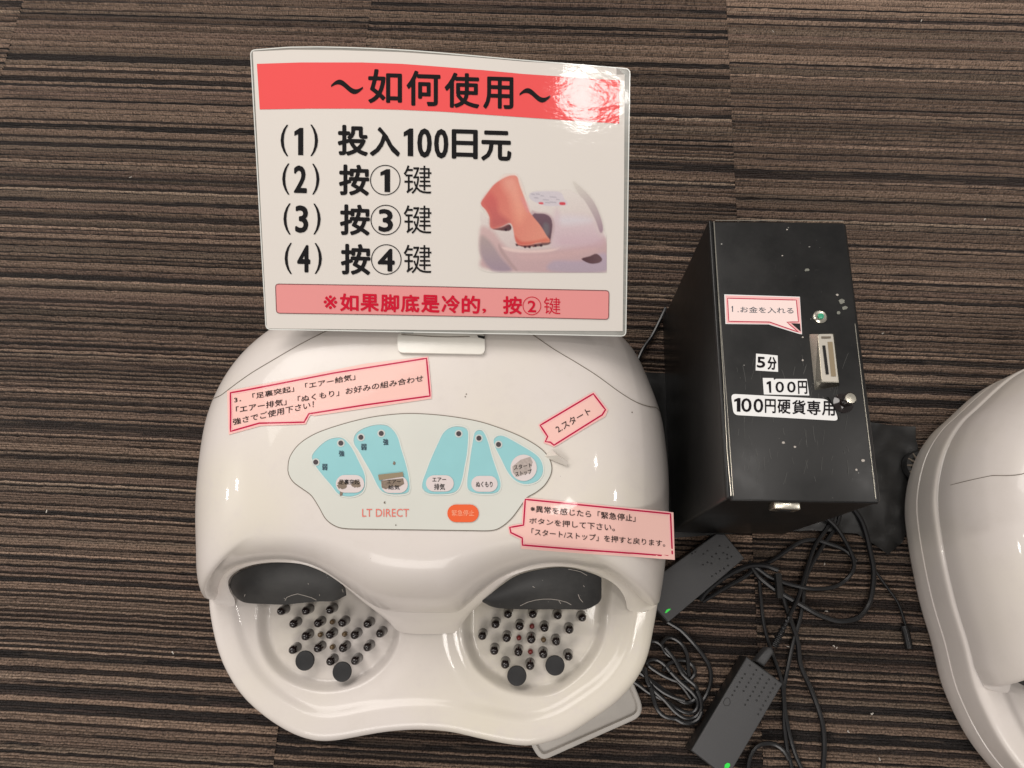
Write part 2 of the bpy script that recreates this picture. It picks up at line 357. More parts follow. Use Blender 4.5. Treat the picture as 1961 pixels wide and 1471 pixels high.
def tray_z(pts):
    d = np.maximum(dist_poly(pts, OUT[::3]), 0)
    z = np.where(d < .010, .0815 - .0075 * (1 - np.sqrt(np.clip(1 - (1 - d / .010) ** 2, 0, 1))), .0815)
    z = z - .0035 * sstep((d - .020) / .012)
    for b in BAS:
        s = dist_poly(pts, b); z = z - .0110 * sstep((s + .001) / .012)
        z = z - .0030 * sstep((s + .024) / .024)
    return z

root = thing('foot_massager', 'off-white foot massager with pink speech-bubble stickers, under the laminated sign', 'foot massager', (MC[0], MC[1], 0), group='foot massagers on the carpet')
def off(poly, d):
    t = np.roll(poly, -1, 0) - np.roll(poly, 1, 0); t /= np.linalg.norm(t, axis=1)[:, None]; nrm = np.stack([t[:, 1], -t[:, 0]], 1)
    c = poly.mean(0)
    if np.mean(np.sum(nrm * (poly - c), 1)) > 0: nrm = -nrm
    return poly + nrm * d
def loops_vf(loops, close_last=None):
    n = len(loops[0]); V = np.vstack(loops).tolist(); F = []
    for k in range(len(loops) - 1):
        for i in range(n): F.append((k * n + i, k * n + (i + 1) % n, (k + 1) * n + (i + 1) % n, (k + 1) * n + i))
    if close_last is not None:
        V.append(list(close_last)); c = len(V) - 1; k = len(loops) - 1
        for i in range(n): F.append((k * n + i, k * n + (i + 1) % n, c))
    return V, F
def at_z(poly, z): return np.c_[poly, np.full(len(poly), z)]
def fix(vf):                       # make normals face outward
    bm = bmesh.new(); vs = [bm.verts.new(v) for v in vf[0]]
    for f in vf[1]:
        try: bm.faces.new([vs[i] for i in f])
        except ValueError: pass
    bmesh.ops.recalc_face_normals(bm, faces=bm.faces[:]); return out_vf(bm)
low = [at_z(off(OUT, .02), .008)] + [at_z(off(OUT, a), z) for a, z in ((.006, .008), (.0015, .011), (0, .016), (-.0005, .03), (0, .0415), (.0016, .0425))]
obj('lower_shell', *fix(loops_vf(low)), M['white'], root)
rings = [at_z(off(OUT, a), z) for a, z in ((.0016, .0432), (.0, .0442), (0, .052), (0, .062), (.0002, .07), (.0003, .0738))]
CT = np.array((-.098, .045))
fr = [1 - (k / 150) ** 1.25 for k in range(1, 150)]
base_loop = off(OUT, .0006)
for s_ in [.9995, .998, .996, .9935, .990, .986, .981, .976] + [x for x in np.linspace(.969, .02, 118)]:
    pts = CT + (base_loop - CT) * s_; rings.append(np.c_[pts, tray_z(pts)])
vf = fix(loops_vf(rings, (CT[0], CT[1], .078)))
tray = obj('foot_tray', *vf, M['white'], root)
tray_bvh = BVHTree.FromPolygons([Vector(v) for v in vf[0]], vf[1])

# ---- cover: edge curve, arches over the feet, inner loop on top
F1L = [(404, 1146.5, .084), (406, 1148, .084), (408, 1149, .084), (411, 1148.5, .0845), (416, 1141, .088), (418, 1122, .100), (427, 1104, .114), (443, 1090, .125), (469, 1080, .136), (501, 1074, .143), (540, 1072, .147), (580, 1077, .147), (618, 1091, .142), (654, 1114, .133), (686, 1138, .122), (713, 1157, .113), (738, 1168, .108), (768, 1172, .106)]
F1R = [(866, 1173, .106), (880, 1170, .107), (900, 1154, .113), (928, 1129, .124), (957, 1108, .135), (995, 1091, .143), (1039, 1081, .147), (1083, 1080, .146), (1121, 1086, .141), (1157, 1095, .132), (1190, 1112, .119), (1214, 1134, .106), (1232, 1151, .095), (1246, 1159.5, .0855), (1250, 1160.5, .084), (1254, 1159, .084), (1258, 1155, .084)]
F2L = [(409, 1151, .082), (420, 1157, .081), (434, 1161, .081), (449, 1161, .0815), (449, 1148, .086), (440, 1132, .094), (437, 1114, .106), (447, 1099, .118), (469, 1087, .131), (501, 1079, .139), (540, 1077, .143), (584, 1081, .143), (630, 1100, .135), (662, 1123, .124), (700, 1156, .108), (735, 1183, .094), (750, 1197, .086), (764, 1209, .081)]
F2R = [(872, 1211, .081), (884, 1196, .088), (900, 1175, .099), (928, 1149, .112), (957, 1121, .127), (990, 1100, .138), (1030, 1089, .143), (1072, 1085, .143), (1106, 1089, .138), (1150, 1104, .128), (1178, 1120, .115), (1193, 1138, .103), (1199, 1153, .090), (1203, 1168, .0815), (1220, 1174, .081), (1238, 1171, .081), (1254, 1161, .082)]
TON1 = [(790, 1173, .106), (817, 1173.5, .106), (842, 1173.5, .106)]
TON2 = [(790, 1214, .0805), (817, 1215, .0805), (846, 1214, .0805)]
def res(pts, n):
    q = smooth_line(pts, .001); d = np.r_[0, np.cumsum(np.linalg.norm(np.diff(q, axis=0), axis=1))]
    s = np.linspace(0, d[-1], n); return np.stack([np.interp(s, d, q[:, k]) for k in range(3)], 1)
w1 = [P(*p) for p in F1L + TON1 + F1R]; w2 = [P(*p) for p in F2L + TON2 + F2R]
NF = 150
E1 = smooth_line(w1, .001); f1 = res(w1, NF)
# match the lip curve to the edge curve key point by key point
def res_keyed(keys, ref_keys, n):
    ref = np.hstack([np.array(w1), np.array(w2)]); d = np.r_[0, np.cumsum(np.linalg.norm(np.diff(ref, axis=0), axis=1))]; s = np.linspace(0, d[-1], n)
    kk = np.interp(s, d, np.arange(len(ref))); q = np.array(keys); qe = np.vstack([2 * q[0] - q[1], q, 2 * q[-1] - q[-2]])
    o = []
    for k in kk:
        i = min(int(k), len(q) - 2); t = k - i; p0, p1, p2, p3 = qe[i], qe[i + 1], qe[i + 2], qe[i + 3]
        o.append(.5 * ((2 * p1) + (-p0 + p2) * t + (2 * p0 - 5 * p1 + 4 * p2 - p3) * t * t + (-p0 + 3 * p1 - 3 * p2 + p3) * t ** 3))
    return np.array(o)
f1 = res_keyed(w1, w1, NF); f2 = res_keyed(w2, w1, NF)
# sides and back of the edge: run of the outline from the right leg tip round the back to the left leg tip
tipR = f1[-1][:2]; tipL = f1[0][:2]
iR = np.argmin(np.linalg.norm(OUT - P(1262, 1140, .083)[:2], axis=1)); iL = np.argmin(np.linalg.norm(OUT - P(397, 1136, .083)[:2], axis=1))
inset = off(OUT, .0022)
def run(a, b):
    idx = []; i = a
    step = -1 if ((a - b) % NO) < ((b - a) % NO) else 1
    # go the long way round (over the back): choose the direction whose run holds the back middle
    for step in (1, -1):
        idx = [a]; i = a
        while i != b: i = (i + step) % NO; idx.append(i)
        if any(OUT[j][1] > .35 for j in idx): return idx
    return idx
idx = run(iR, iL)
side = np.c_[inset[idx], np.full(len(idx), ZR)]
NS = 230
side = res(np.vstack([f1[-1], side[2:-2], f1[0]])[::1], NS)
edge = np.vstack([f1, side[1:-1]])                           # closed: left tip -> tongue -> right tip -> back -> left tip
# inner loop angles
def ang_for(p):
    return math.atan2(p[1] - .16, p[0] + .098)
IC = np.array((-.098, .155)); IR = np.array((.128, .088))
keyA = np.interp(np.arange(NF), [0, NF * .18, NF * .5, NF * .82, NF - 1], [math.radians(a) for a in (206, 232, 270, 308, 334)])
d = np.r_[0, np.cumsum(np.linalg.norm(np.diff(side[:, :2], axis=0), axis=1))]; d /= d[-1]
keyB = np.interp(d, [0, .13, .5, .87, 1], [math.radians(a) for a in (-26, 3, 90, 177, 206)])[1:-1]
A = np.r_[keyA, keyB]
A_ = np.unwrap(A)
for _ in range(14): A_ = (np.r_[A_[-1] - 2 * math.pi, A_[:-1]] + 2 * A_ + np.r_[A_[1:], A_[0] + 2 * math.pi]) / 4
inner = np.stack([IC[0] + IR[0] * np.cos(A_), IC[1] + IR[1] * np.sin(A_)], 1)
def top_z(xy): return ZT - .28 * (xy[:, 0] - IC[0]) ** 2 - .55 * (xy[:, 1] - .175) ** 2
nE = len(edge); isf = np.zeros(nE); isf[:NF] = 1
for _ in range(60): isf = (np.roll(isf, 1) + 2 * isf + np.roll(isf, -1)) / 4
pp = 2.5 - .35 * isf
loops = []
for k in range(0, 46):
    t = (k / 45) ** 1.7
    xy = edge[:, :2] * (1 - t) + inner * t; zt = top_z(inner)
    sp = np.array([sup(t, q) for q in pp]); loops.append(np.c_[xy, edge[:, 2] + (zt - edge[:, 2]) * sp])
for t in np.linspace(.97, .03, 26):
    xy = IC + (inner - IC) * t; loops.append(np.c_[xy, top_z(xy)])
# soften the join between shoulder and top
arr = np.array(loops)
for _ in range(8):
    arr[1:-1, :, 2] = (arr[:-2, :, 2] + 2 * arr[1:-1, :, 2] + arr[2:, :, 2]) / 4 * (np.arange(1, len(arr) - 1)[:, None] > 34) + arr[1:-1, :, 2] * (np.arange(1, len(arr) - 1)[:, None] <= 34)
for _ in range(6):
    arr[3:, :, 2] = (np.roll(arr[3:, :, 2], 1, 1) + 2 * arr[3:, :, 2] + np.roll(arr[3:, :, 2], -1, 1)) / 4
for k in range(3, len(arr)):
    for _ in range(int(min(70, 1.6 * (k - 2)))):
        a0 = arr[k]; arr[k] = (np.roll(a0, 1, 0) + 2 * a0 + np.roll(a0, -1, 0)) / 4
for _ in range(10):
    arr[4:-1] = (arr[3:-2] + 2 * arr[4:-1] + np.concatenate([arr[5:], arr[-1:]])[:len(arr) - 5]) / 4
loops = list(arr)
vf = loops_vf(loops, (IC[0], IC[1], ZT - .55 * .0004))
vf = fix(vf)
obj('upper_cover', *vf, M['white'], root)
cover_bvh = BVHTree.FromPolygons([Vector(v) for v in vf[0]], vf[1])
def strip_vf(curves):
    n = len(curves[0]); V = np.vstack(curves).tolist()
    return V, [(k * n + i, k * n + i + 1, (k + 1) * n + i + 1, (k + 1) * n + i) for k in range(len(curves) - 1) for i in range(n - 1)]
mid = (f1 + f2) / 2 + np.c_[np.zeros(NF), np.full(NF, -.0012), np.full(NF, .0012)]
obj('arch_lip', *strip_vf([f1 + (0, .0005, .0003), f1 * .8 + f2 * .2 + (0, -.0008, .0006), mid, f1 * .2 + f2 * .8 + (0, -.0006, .0004), f2]), M['white'], root)
for a, b in ((0, 72), (79, NF)):
    s = f2[a:b]
    obj('foot_opening', *strip_vf([s, s + (0, .003, -.0005), s + (0, .012, 0), s + (0, .05, .004), s + (0, .10, .004), s * (1, 0, 0) + (0, .15, .075)]), M['white'], root)

# ---- dark toe flaps
def flap(top_px, bot_px, zt, zb_):
    top = res([P(x, y, z) for (x, y, z) in top_px], 40); bot = res([P(x, y, z) for (x, y, z) in bot_px], 40)
    cs = []
    for t in np.linspace(0, 1, 12):
        c = top * (1 - t) + bot * t; c[:, 2] += .006 * math.sin(math.pi * t) * np.sin(np.linspace(0, math.pi, 40)) ; cs.append(c)
    under = [c + (0, .0005, -.003) for c in cs[::-1]]
    return strip_vf(cs + under)
obj('toe_flap', *flap([(439, 1121, .098), (446, 1104, .112), (469, 1090, .124), (501, 1081, .133), (540, 1078, .137), (584, 1083, .136), (628, 1101, .130), (650, 1116, .124), (660, 1127, .118)],
                      [(446, 1138, .094), (458, 1149, .098), (474, 1155, .104), (510, 1157, .110), (545, 1158, .112), (575, 1155, .113), (610, 1152, .113), (640, 1151, .112), (662, 1141, .110)], 0, 0), M['dark_rubber'], root)
obj('toe_flap', *flap([(921, 1150, .112), (930, 1146, .116), (957, 1124, .124), (990, 1103, .132), (1030, 1092, .137), (1072, 1087, .137), (1106, 1091, .134), (1140, 1101, .128), (1152, 1107, .124)],
                      [(924, 1153, .110), (945, 1163, .110), (975, 1166, .111), (1010, 1167, .112), (1050, 1167, .112), (1090, 1167, .112), (1122, 1167, .110), (1145, 1156, .110), (1152, 1146, .110)], 0, 0), M['dark_rubber'], root)

FLAPS = [o for o in list(col.objects) if o.name.startswith('toe_flap')]
# ---- nubs and discs in the two basins
def z_on(bvh, x, y):
    h = bvh.ray_cast(Vector((x, y, 1)), Vector((0, 0, -1))); return h[0].z if h[0] else .068
tilt = Matrix.Rotation(math.radians(9), 3, 'X')
nub_me = {}
def small(name, key, prof, m, x, y, zref, parent=root, t=tilt, n=14):
    p = P(x, y, zref); z = z_on(tray_bvh, p[0], p[1]); p = P(x, y, z); 
    if key not in nub_me:
        v, f = lathe_vf(prof, n, (0, 0, 0), t); me = bpy.data.meshes.new(name); me.from_pydata([tuple(q) for q in v], [], f)
        me.materials.append(m); me.polygons.foreach_set('use_smooth', [True] * len(me.polygons))
        try: me.set_sharp_from_angle(angle=math.radians(50))
        except Exception: pass
        nub_me[key] = me
    o = bpy.data.objects.new(name, nub_me[key]); col.objects.link(o); o.parent = parent; og = origin(parent)
    o.location = (p[0] - og.x, p[1] - og.y, z - og.z - .0005); return o
nub_p = [(.0052, 0), (.0049, .0015), (.0046, .0115), (.0042, .0150), (.0034, .0175), (.0019, .0188), (.0005, .0191)]
low_p = [(.0028, 0), (.0027, .004), (.0022, .006), (.0011, .0069), (.0003, .007)]
disc_p = [(.0060, 0), (.0060, .011), (.0094, .0125), (.0097, .0140), (.0092, .0153), (.0060, .0158), (.0005, .0159)]
z5 = lambda x, y: (360 + x / 3.678, 1040 + y / 3.678)
z6 = lambda x, y: (840 + x / 3.412, 1040 + y / 3.412)
for x, y in [(687, 465), (858, 462), (1025, 455), (772, 553), (942, 548), (1110, 545), (1285, 553), (856, 638), (1024, 628), (1196, 630), (1372, 620), (768, 733), (942, 722), (1115, 720), (1285, 715), (1028, 813), (1200, 808)]:
    small('nub', 'nub', nub_p, M['nub'], *z5(x, y), .068)
for x, y in [(455, 450), (615, 450), (775, 458), (932, 472), (375, 515), (530, 528), (690, 538), (850, 550), (290, 590), (447, 603), (605, 612), (765, 625), (367, 685), (522, 693), (682, 708), (845, 722), (437, 773), (598, 782)]:
    small('nub', 'nub', nub_p, M['nub'], *z6(x, y), .068)
for x, y in [(1022, 552), (938, 641), (1108, 638), (1022, 728)]: small('low_nub', 'amber', low_p, M['amber'], *z5(x, y), .068)
small('low_nub', 'amber', low_p, M['amber'], *z6(685, 628), .068)
for x, y in [(610, 540), (525, 615), (600, 706)]: small('low_nub', 'redn', low_p, M['red'], *z6(x, y), .068)
for x, y in [(850, 818), (1108, 895)]: small('disc', 'disc', disc_p, M['disc'], *z5(x, y), .072, t=Matrix.Rotation(math.radians(3), 3, 'X'), n=32)
for x, y in [(757, 790), (512, 856)]: small('disc', 'disc', disc_p, M['disc'], *z6(x, y), .072, t=Matrix.Rotation(math.radians(3), 3, 'X'), n=32)

# ---------------------------------------------------------------- flat things laid on surfaces
camv = Vector((0, 0, CAMH))
def on_bvh(bvh, lift, zfall=.2):
    def g(x, y, e=0.0):
        r = RM @ np.array([x - CX, y - CY, FPX]); dr = Vector(r).normalized(); h = bvh.ray_cast(camv, dr)
        if h[0] is None: return Vector(P(x, y, zfall))
        n = h[1] if h[1].dot(dr) < 0 else -h[1]
        return h[0] + n * (lift + e)
    return g
def on_plane(z, lift):
    def g(x, y, e=0.0):
        p = P(x, y, z); return Vector((p[0], p[1], z + lift + e))
    return g
def area2(p): return .5 * sum(p[i][0] * p[(i + 1) % len(p)][1] - p[(i + 1) % len(p)][0] * p[i][1] for i in range(len(p)))
def patch(name, poly, mp, m, parent, e=0.0, cell=14, label=None, thick=0.0):
    "a flat piece with the outline poly, draped over a surface by mp"
    if area2(poly) > 0: poly = poly[::-1]
    bm = bmesh.new(); vs = [bm.verts.new((x, y, 0)) for x, y in poly]; bm.faces.new(vs)
    xs = [p[0] for p in poly]; ys = [p[1] for p in poly]
    for ax, lo, hi in ((0, min(xs), max(xs)), (1, min(ys), max(ys))):
        n = int((hi - lo) / cell)
        for k in range(1, n + 1):
            c = lo + (hi - lo) * k / (n + 1); co = Vector((c, 0, 0)) if ax == 0 else Vector((0, c, 0)); no = Vector((1, 0, 0)) if ax == 0 else Vector((0, 1, 0))
            bmesh.ops.bisect_plane(bm, geom=bm.verts[:] + bm.edges[:] + bm.faces[:], plane_co=co, plane_no=no, dist=1e-5)
    for v in bm.verts: v.co = mp(v.co.x, v.co.y, e)
    if thick > 0:
        ed = [x for x in bm.edges if x.is_boundary]; r = bmesh.ops.extrude_edge_only(bm, edges=ed)
        for v in r['geom']:
            if isinstance(v, bmesh.types.BMVert): v.co.z -= thick
    v, f = out_vf(bm); return obj(name, v, f, m, parent, smooth=thick == 0, label=label)
def rounded(pts, r, k=5):
    out = []; n = len(pts)
    for i in range(n):
        p = np.array(pts[i], float); a = np.array(pts[i - 1], float) - p; b = np.array(pts[(i + 1) % n], float) - p
        ra = min(r, np.linalg.norm(a) / 2.1); rb = min(r, np.linalg.norm(b) / 2.1)
        A0 = p + a / np.linalg.norm(a) * ra; B0 = p + b / np.linalg.norm(b) * rb
        for t in np.linspace(0, 1, k + 1): out.append(tuple((1 - t) ** 2 * A0 + 2 * t * (1 - t) * p + t * t * B0))
    return out
def curved(pts, step=3.0):
    p = np.array(pts, float); q = smooth_line(np.vstack([p, p[:1]]) if True else p, step)
    e = np.vstack([p[-1:], p, p[:2]]); q = []
    for i in range(1, len(p) + 1):
        p0, p1, p2, p3 = e[i - 1], e[i], e[i + 1], e[(i + 2) if i + 2 < len(e) else 2]
        m = max(2, int(np.linalg.norm(p2 - p1) / step))
        for k in range(m):
            t = k / m; q.append(tuple(.5 * ((2 * p1) + (-p0 + p2) * t + (2 * p0 - 5 * p1 + 4 * p2 - p3) * t * t + (-p0 + 3 * p1 - 3 * p2 + p3) * t ** 3)))
    return q
def ribbon(name, line, wpx, mp, m, parent, e=0.0, step=6, close=False):
    L2 = [np.array(p, float) for p in line]
    if close: L2.append(L2[0])
    q = []
    for a, b in zip(L2[:-1], L2[1:]):
        n = max(1, int(np.linalg.norm(b - a) / step))
        for k in range(n): q.append(a + (b - a) * k / n)
    q.append(L2[-1]); q = np.array(q); t = np.gradient(q, axis=0)
    if close: t[0] = t[-1] = q[1] - q[-2]
    t /= np.linalg.norm(t, axis=1)[:, None] + 1e-9; nn = np.stack([-t[:, 1], t[:, 0]], 1) * wpx / 2
    V = []; F = []
    for a, b in zip(q + nn, q - nn): V.append(mp(*a, e)); V.append(mp(*b, e))
    for i in range(len(q) - 1): F.append((2 * i, 2 * i + 1, 2 * i + 3, 2 * i + 2))
    return obj(name, V, F, m, parent)
def glyphs(s):
    c = bpy.data.curves.new('t', 'FONT'); c.body = s; c.size = 1; c.resolution_u = 3
    o = bpy.data.objects.new('t', c); col.objects.link(o)
    dg = bpy.context.evaluated_depsgraph_get(); me = o.evaluated_get(dg).to_mesh()
    v = np.array([tuple(x.co) for x in me.vertices]); f = [list(p.vertices) for p in me.polygons]
    o.evaluated_get(dg).to_mesh_clear(); bpy.data.objects.remove(o); bpy.data.curves.remove(c)
    return v, f
ONE = ([(0, .86, 0), (0, .70, 0), (.42, .76, 0), (.42, 0, 0), (1, 0, 0), (1, 1, 0), (.62, 1, 0)], [[0, 1, 2], [0, 2, 6], [2, 3, 4], [2, 4, 5], [2, 5, 6]])
def text_vf(s, quad, mp, e=0.0, bold=0.0):
    "the string s filled into the four corners quad (top left, top right, bottom right, bottom left); bold strokes are drawn by shifted copies"
    if s == '1' and bold > 0: v, f, bold = np.array(ONE[0], float), ONE[1], 0
    else: v, f = glyphs(s)
    if len(v) == 0: return [], []
    lo = v.min(0); hi = v.max(0); a, b, c, d_ = [np.array(q, float) for q in quad]; parts = []
    wpx = max(1, np.linalg.norm(b - a)); hpx = max(1, np.linalg.norm(d_ - a)); bold = max(bold, 0)
    shifts = [(0, 0)] if bold == 0 else [(math.cos(k * math.pi / 4), math.sin(k * math.pi / 4)) for k in range(8)]
    k_ = bold * (hi[1] - lo[1]) if bold > 0 else 0
    px = bold * hpx
    for n_, (sx, sy) in enumerate(shifts):
        V = []
        for p in v:
            u = (p[0] - lo[0]) / (hi[0] - lo[0] + 1e-9); t = (hi[1] - p[1]) / (hi[1] - lo[1] + 1e-9)
            u = u * (1 - 2 * px / wpx) + px / wpx + sx * px / wpx; t = t * (1 - 2 * px / hpx) + px / hpx + sy * px / hpx
            q = (a * (1 - u) + b * u) * (1 - t) + (d_ * (1 - u) + c * u) * t; V.append(mp(q[0], q[1], e + n_ * .000012))
        parts.append((V, f))
    return join_vf(parts)
def lettering(items, mp, m, parent, e=0.0, name='lettering', label=None):
    for s, q, b in items:
        v, f = text_vf(s, q, mp, e, b); o = obj(name, v, f, m, parent, smooth=False, label=label)
    return o
def rect(x0, y0, x1, y1, s=0.0):
    w_ = (x1 - x0) * s; return [(x0, y0), (x1, y0 + w_), (x1, y1 + w_), (x0, y1)]
def conv(ox, oy, k): return lambda pts: [(ox + x / k, oy + y / k) for x, y in pts]
def circle(x, y, r, n=28, ry=None): return [(x + r * math.cos(2 * math.pi * i / n), y + (ry or r) * math.sin(2 * math.pi * i / n)) for i in range(n)]
def pill(x, y, w_, h_, n=10):
    r = h_ / 2; o = []
    for i in range(n + 1): a = -math.pi / 2 + math.pi * i / n; o.append((x + w_ / 2 - r + r * math.cos(a), y + r * math.sin(a)))
    for i in range(n + 1): a = math.pi / 2 + math.pi * i / n; o.append((x - w_ / 2 + r + r * math.cos(a), y + r * math.sin(a)))
    return o
def blot(x, y, rx, ry, seed, n=22):
    g = random.Random(seed); return [(x + rx * math.cos(6.2832 * i / n) * g.uniform(.55, 1.1), y + ry * math.sin(6.2832 * i / n) * g.uniform(.55, 1.1)) for i in range(n)]

# ---- control panel
on_cover = on_bvh(cover_bvh, .0003)
z4 = conv(540, 780, 3.502)
pan = z4([(45, 400), (60, 330), (120, 250), (230, 180), (400, 120), (580, 75), (750, 52), (900, 47), (1100, 62), (1300, 95), (1450, 140), (1600, 200), (1720, 270), (1780, 330), (1805, 390), (1800, 450), (1760, 520), (1700, 570), (1640, 605), (1600, 660), (1540, 740), (1470, 800), (1400, 824), (1250, 824), (1100, 822), (800, 818), (600, 815), (450, 812), (370, 798), (300, 750), (250, 665), (200, 590), (140, 545), (80, 500), (50, 450)])
panc = curved(pan, 5)
panel = patch('control_panel', panc, on_cover, M['panel'], root, .0006, thick=.0009)
ribbon('panel_gap', panc, 3.2, on_cover, M['gap'], panel, .0004, close=True)
blues = [[(205, 330), (240, 280), (290, 235), (340, 212), (400, 208), (440, 235), (480, 290), (520, 370), (552, 440), (560, 500), (545, 560), (500, 590), (440, 598), (380, 580), (330, 520), (270, 450), (220, 380)],
         [(485, 215), (500, 180), (540, 150), (600, 128), (660, 120), (710, 128), (750, 160), (780, 210), (800, 280), (825, 360), (845, 440), (855, 510), (850, 565), (800, 582), (720, 580), (670, 560), (640, 520), (600, 440), (560, 370), (520, 300), (490, 255)],
         [(1190, 133), (1225, 140), (1247, 165), (1248, 230), (1240, 320), (1225, 400), (1210, 480), (1185, 545), (1140, 575), (1050, 582), (980, 575), (945, 545), (945, 500), (970, 430), (1000, 350), (1040, 260), (1080, 180), (1120, 145), (1160, 133)],
         [(1290, 180), (1310, 160), (1335, 158), (1360, 180), (1385, 240), (1410, 330), (1440, 420), (1465, 500), (1460, 550), (1430, 575), (1370, 580), (1300, 575), (1250, 550), (1243, 490), (1255, 400), (1265, 320), (1280, 230)],
         [(1420, 225), (1440, 200), (1470, 193), (1510, 205), (1600, 255), (1690, 310), (1730, 350), (1748, 400), (1745, 450), (1710, 495), (1650, 515), (1600, 510), (1550, 480), (1510, 430), (1470, 350), (1430, 270)]]
for b in blues:
    c = np.array(b, float).mean(0); patch('blue_field', curved(z4(b), 5), on_cover, M['blue'], panel, .0009)
    ribbon('field_border', curved(z4([tuple(c + (np.array(q) - c) * 1.03) for q in b]), 5), 2.2, on_cover, M['pale'], panel, .00105, close=True)
for (x, y, w_, h_) in ((460, 515, 190, 118), (757, 520, 178, 112), (1060, 512, 186, 108), (1358, 515, 176, 106)):
    patch('key', z4(pill(x, y, w_, h_)), on_cover, M['key'], panel, .0016, thick=.0007)
patch('key', z4(circle(1620, 408, 88)), on_cover, M['key'], panel, .0016, thick=.0007)
patch('stop_key', z4(pill(1215, 712, 210, 118)), on_cover, M['orange'], panel, .0016, thick=.0007, label='orange emergency stop key')
for x, y in ((230, 370), (398, 243), (532, 204), (668, 178), (1186, 180), (1321, 210), (1452, 252)):
    patch('indicator_ring', z4(circle(x, y, 26, 18)), on_cover, M['led_ring'], panel, .0012)
    patch('indicator', z4(circle(x, y, 17, 16)), on_cover, M['led'], panel, .0014)
q4 = lambda x0, y0, x1, y1, s=0.0: z4(rect(x0, y0, x1, y1, s))
lettering([('弱', q4(272, 382, 308, 424), .02), ('強', q4(384, 292, 422, 332), .02), ('弱', q4(532, 248, 570, 290), .02), ('強', q4(680, 214, 716, 256), .02)], on_cover, M['navy'], panel, .0013)
lettering([('足裏突起', q4(386, 486, 524, 520), .01), ('エアー', q4(708, 488, 800, 514), .01), ('給気', q4(716, 524, 792, 554), .01), ('エアー', q4(1010, 474, 1102, 502), .01), ('排気', q4(1022, 514, 1094, 556), .01),
           ('ぬくもり', q4(1302, 500, 1412, 538), .01), ('スタート', z4([(1552, 392), (1672, 374), (1676, 404), (1556, 424)]), .01), ('ストップ', z4([(1562, 436), (1672, 416), (1676, 448), (1566, 468)]), .01)], on_cover, M['ink'], panel, .0019)
lettering([('LT DIRECT', q4(540, 682, 853, 735), -.008)], on_cover, M['brand'], panel, .0011)
lettering([('緊急停止', q4(1140, 690, 1290, 730), 0)], on_cover, M['orange_text'], panel, .0019)
patch('key_wear', z4(blot(410, 525, 40, 32, 3)), on_cover, M['grime'], panel, .0018); patch('key_wear', z4(blot(500, 520, 34, 28, 5)), on_cover, M['grime'], panel, .0018)
patch('key_wear', z4([(668, 495), (815, 478), (822, 515), (790, 535), (740, 530), (700, 552), (672, 540)]), on_cover, M['grime'], panel, .0018)
patch('key_wear', z4([(1545, 400), (1600, 355), (1665, 335), (1680, 370), (1660, 440), (1575, 468), (1548, 440)]), on_cover, mat('worn_grey', (.42, .36, .33), rough=.8, noise=.3, nscale=500), panel, .0018)
patch('tape_scrap', z4([(648, 455), (813, 437), (818, 465), (655, 492)]), on_cover, M['tape'], panel, .0022)
for x, y, r, sd in ((400, 580, 26, 8), (755, 378, 18, 9), (690, 640, 10, 10), (765, 790, 8, 12)):
    patch('key_wear', z4(blot(x, y, r * .6, r * .8, sd, 14)), on_cover, M['gap'] if r < 12 else M['grime'], panel, .0013)
obj('lifted_tape', *fix(([on_cover(*q) for q in z4([(1755, 330), (1812, 285)])] + [on_cover(*z4([(1918, 372)])[0], .004), on_cover(*z4([(1905, 396)])[0], .002), on_cover(*z4([(1812, 358)])[0], .001)] + [on_cover(*z4([(1840, 335)])[0], .009)],
     [(0, 1, 5), (1, 2, 5), (2, 3, 5), (3, 4, 5), (4, 0, 5)])), M['white'], root, smooth=False)

# ---- seams of the cover
z2 = conv(360, 620, 3.872); z3 = conv(820, 620, 3.872); z62 = conv(360, 620, 5.253)
seamL = z62([(215, 762), (255, 755), (330, 722), (420, 655), (520, 580), (650, 490), (850, 370), (1100, 225), (1330, 105), (1500, 30)])
seamR = z3([(740, 60), (800, 100), (940, 195), (1100, 290), (1250, 385), (1400, 495), (1500, 560), (1580, 598), (1660, 618), (1735, 620)])
def cover_z(x, y):
    h = cover_bvh.ray_cast(Vector((x, y, 1)), Vector((0, 0, -1))); return h[0]
def seam(px, sx):
    w3 = [on_cover(*q) for q in smooth_line([np.array(p) for p in px], 5)]
    w3 = [q for q in w3 if cover_z(q.x, q.y) is not None and abs(cover_z(q.x, q.y).z - q.z) < .004]
    end = 0 if abs(w3[0].x - MC[0]) > abs(w3[-1].x - MC[0]) else -1
    if end == 0: w3 = w3[::-1]
    q = w3[-1]; dz = (w3[-1] - w3[-8]); dx = Vector((dz.x, dz.y, 0)).normalized()
    for k in range(1, 80):
        p = q + dx * .001 * k; h = cover_z(p.x, p.y)
        if h is None: break
        w3.append(h)
    pth = np.array([tuple(p) for p in w3]); obj('cover_seam', *tube_vf(pth, .00035, 5), M['gap'], root)
seam(seamL[1:], -1); seam(seamR, 1)
for x, y in ((891, 760), (893, 755), (1012, 1020), (1300 - 90, 790)): patch('grime_speck', circle(x, y, 1.3, 8), on_cover, M['gap'], root, .0001)

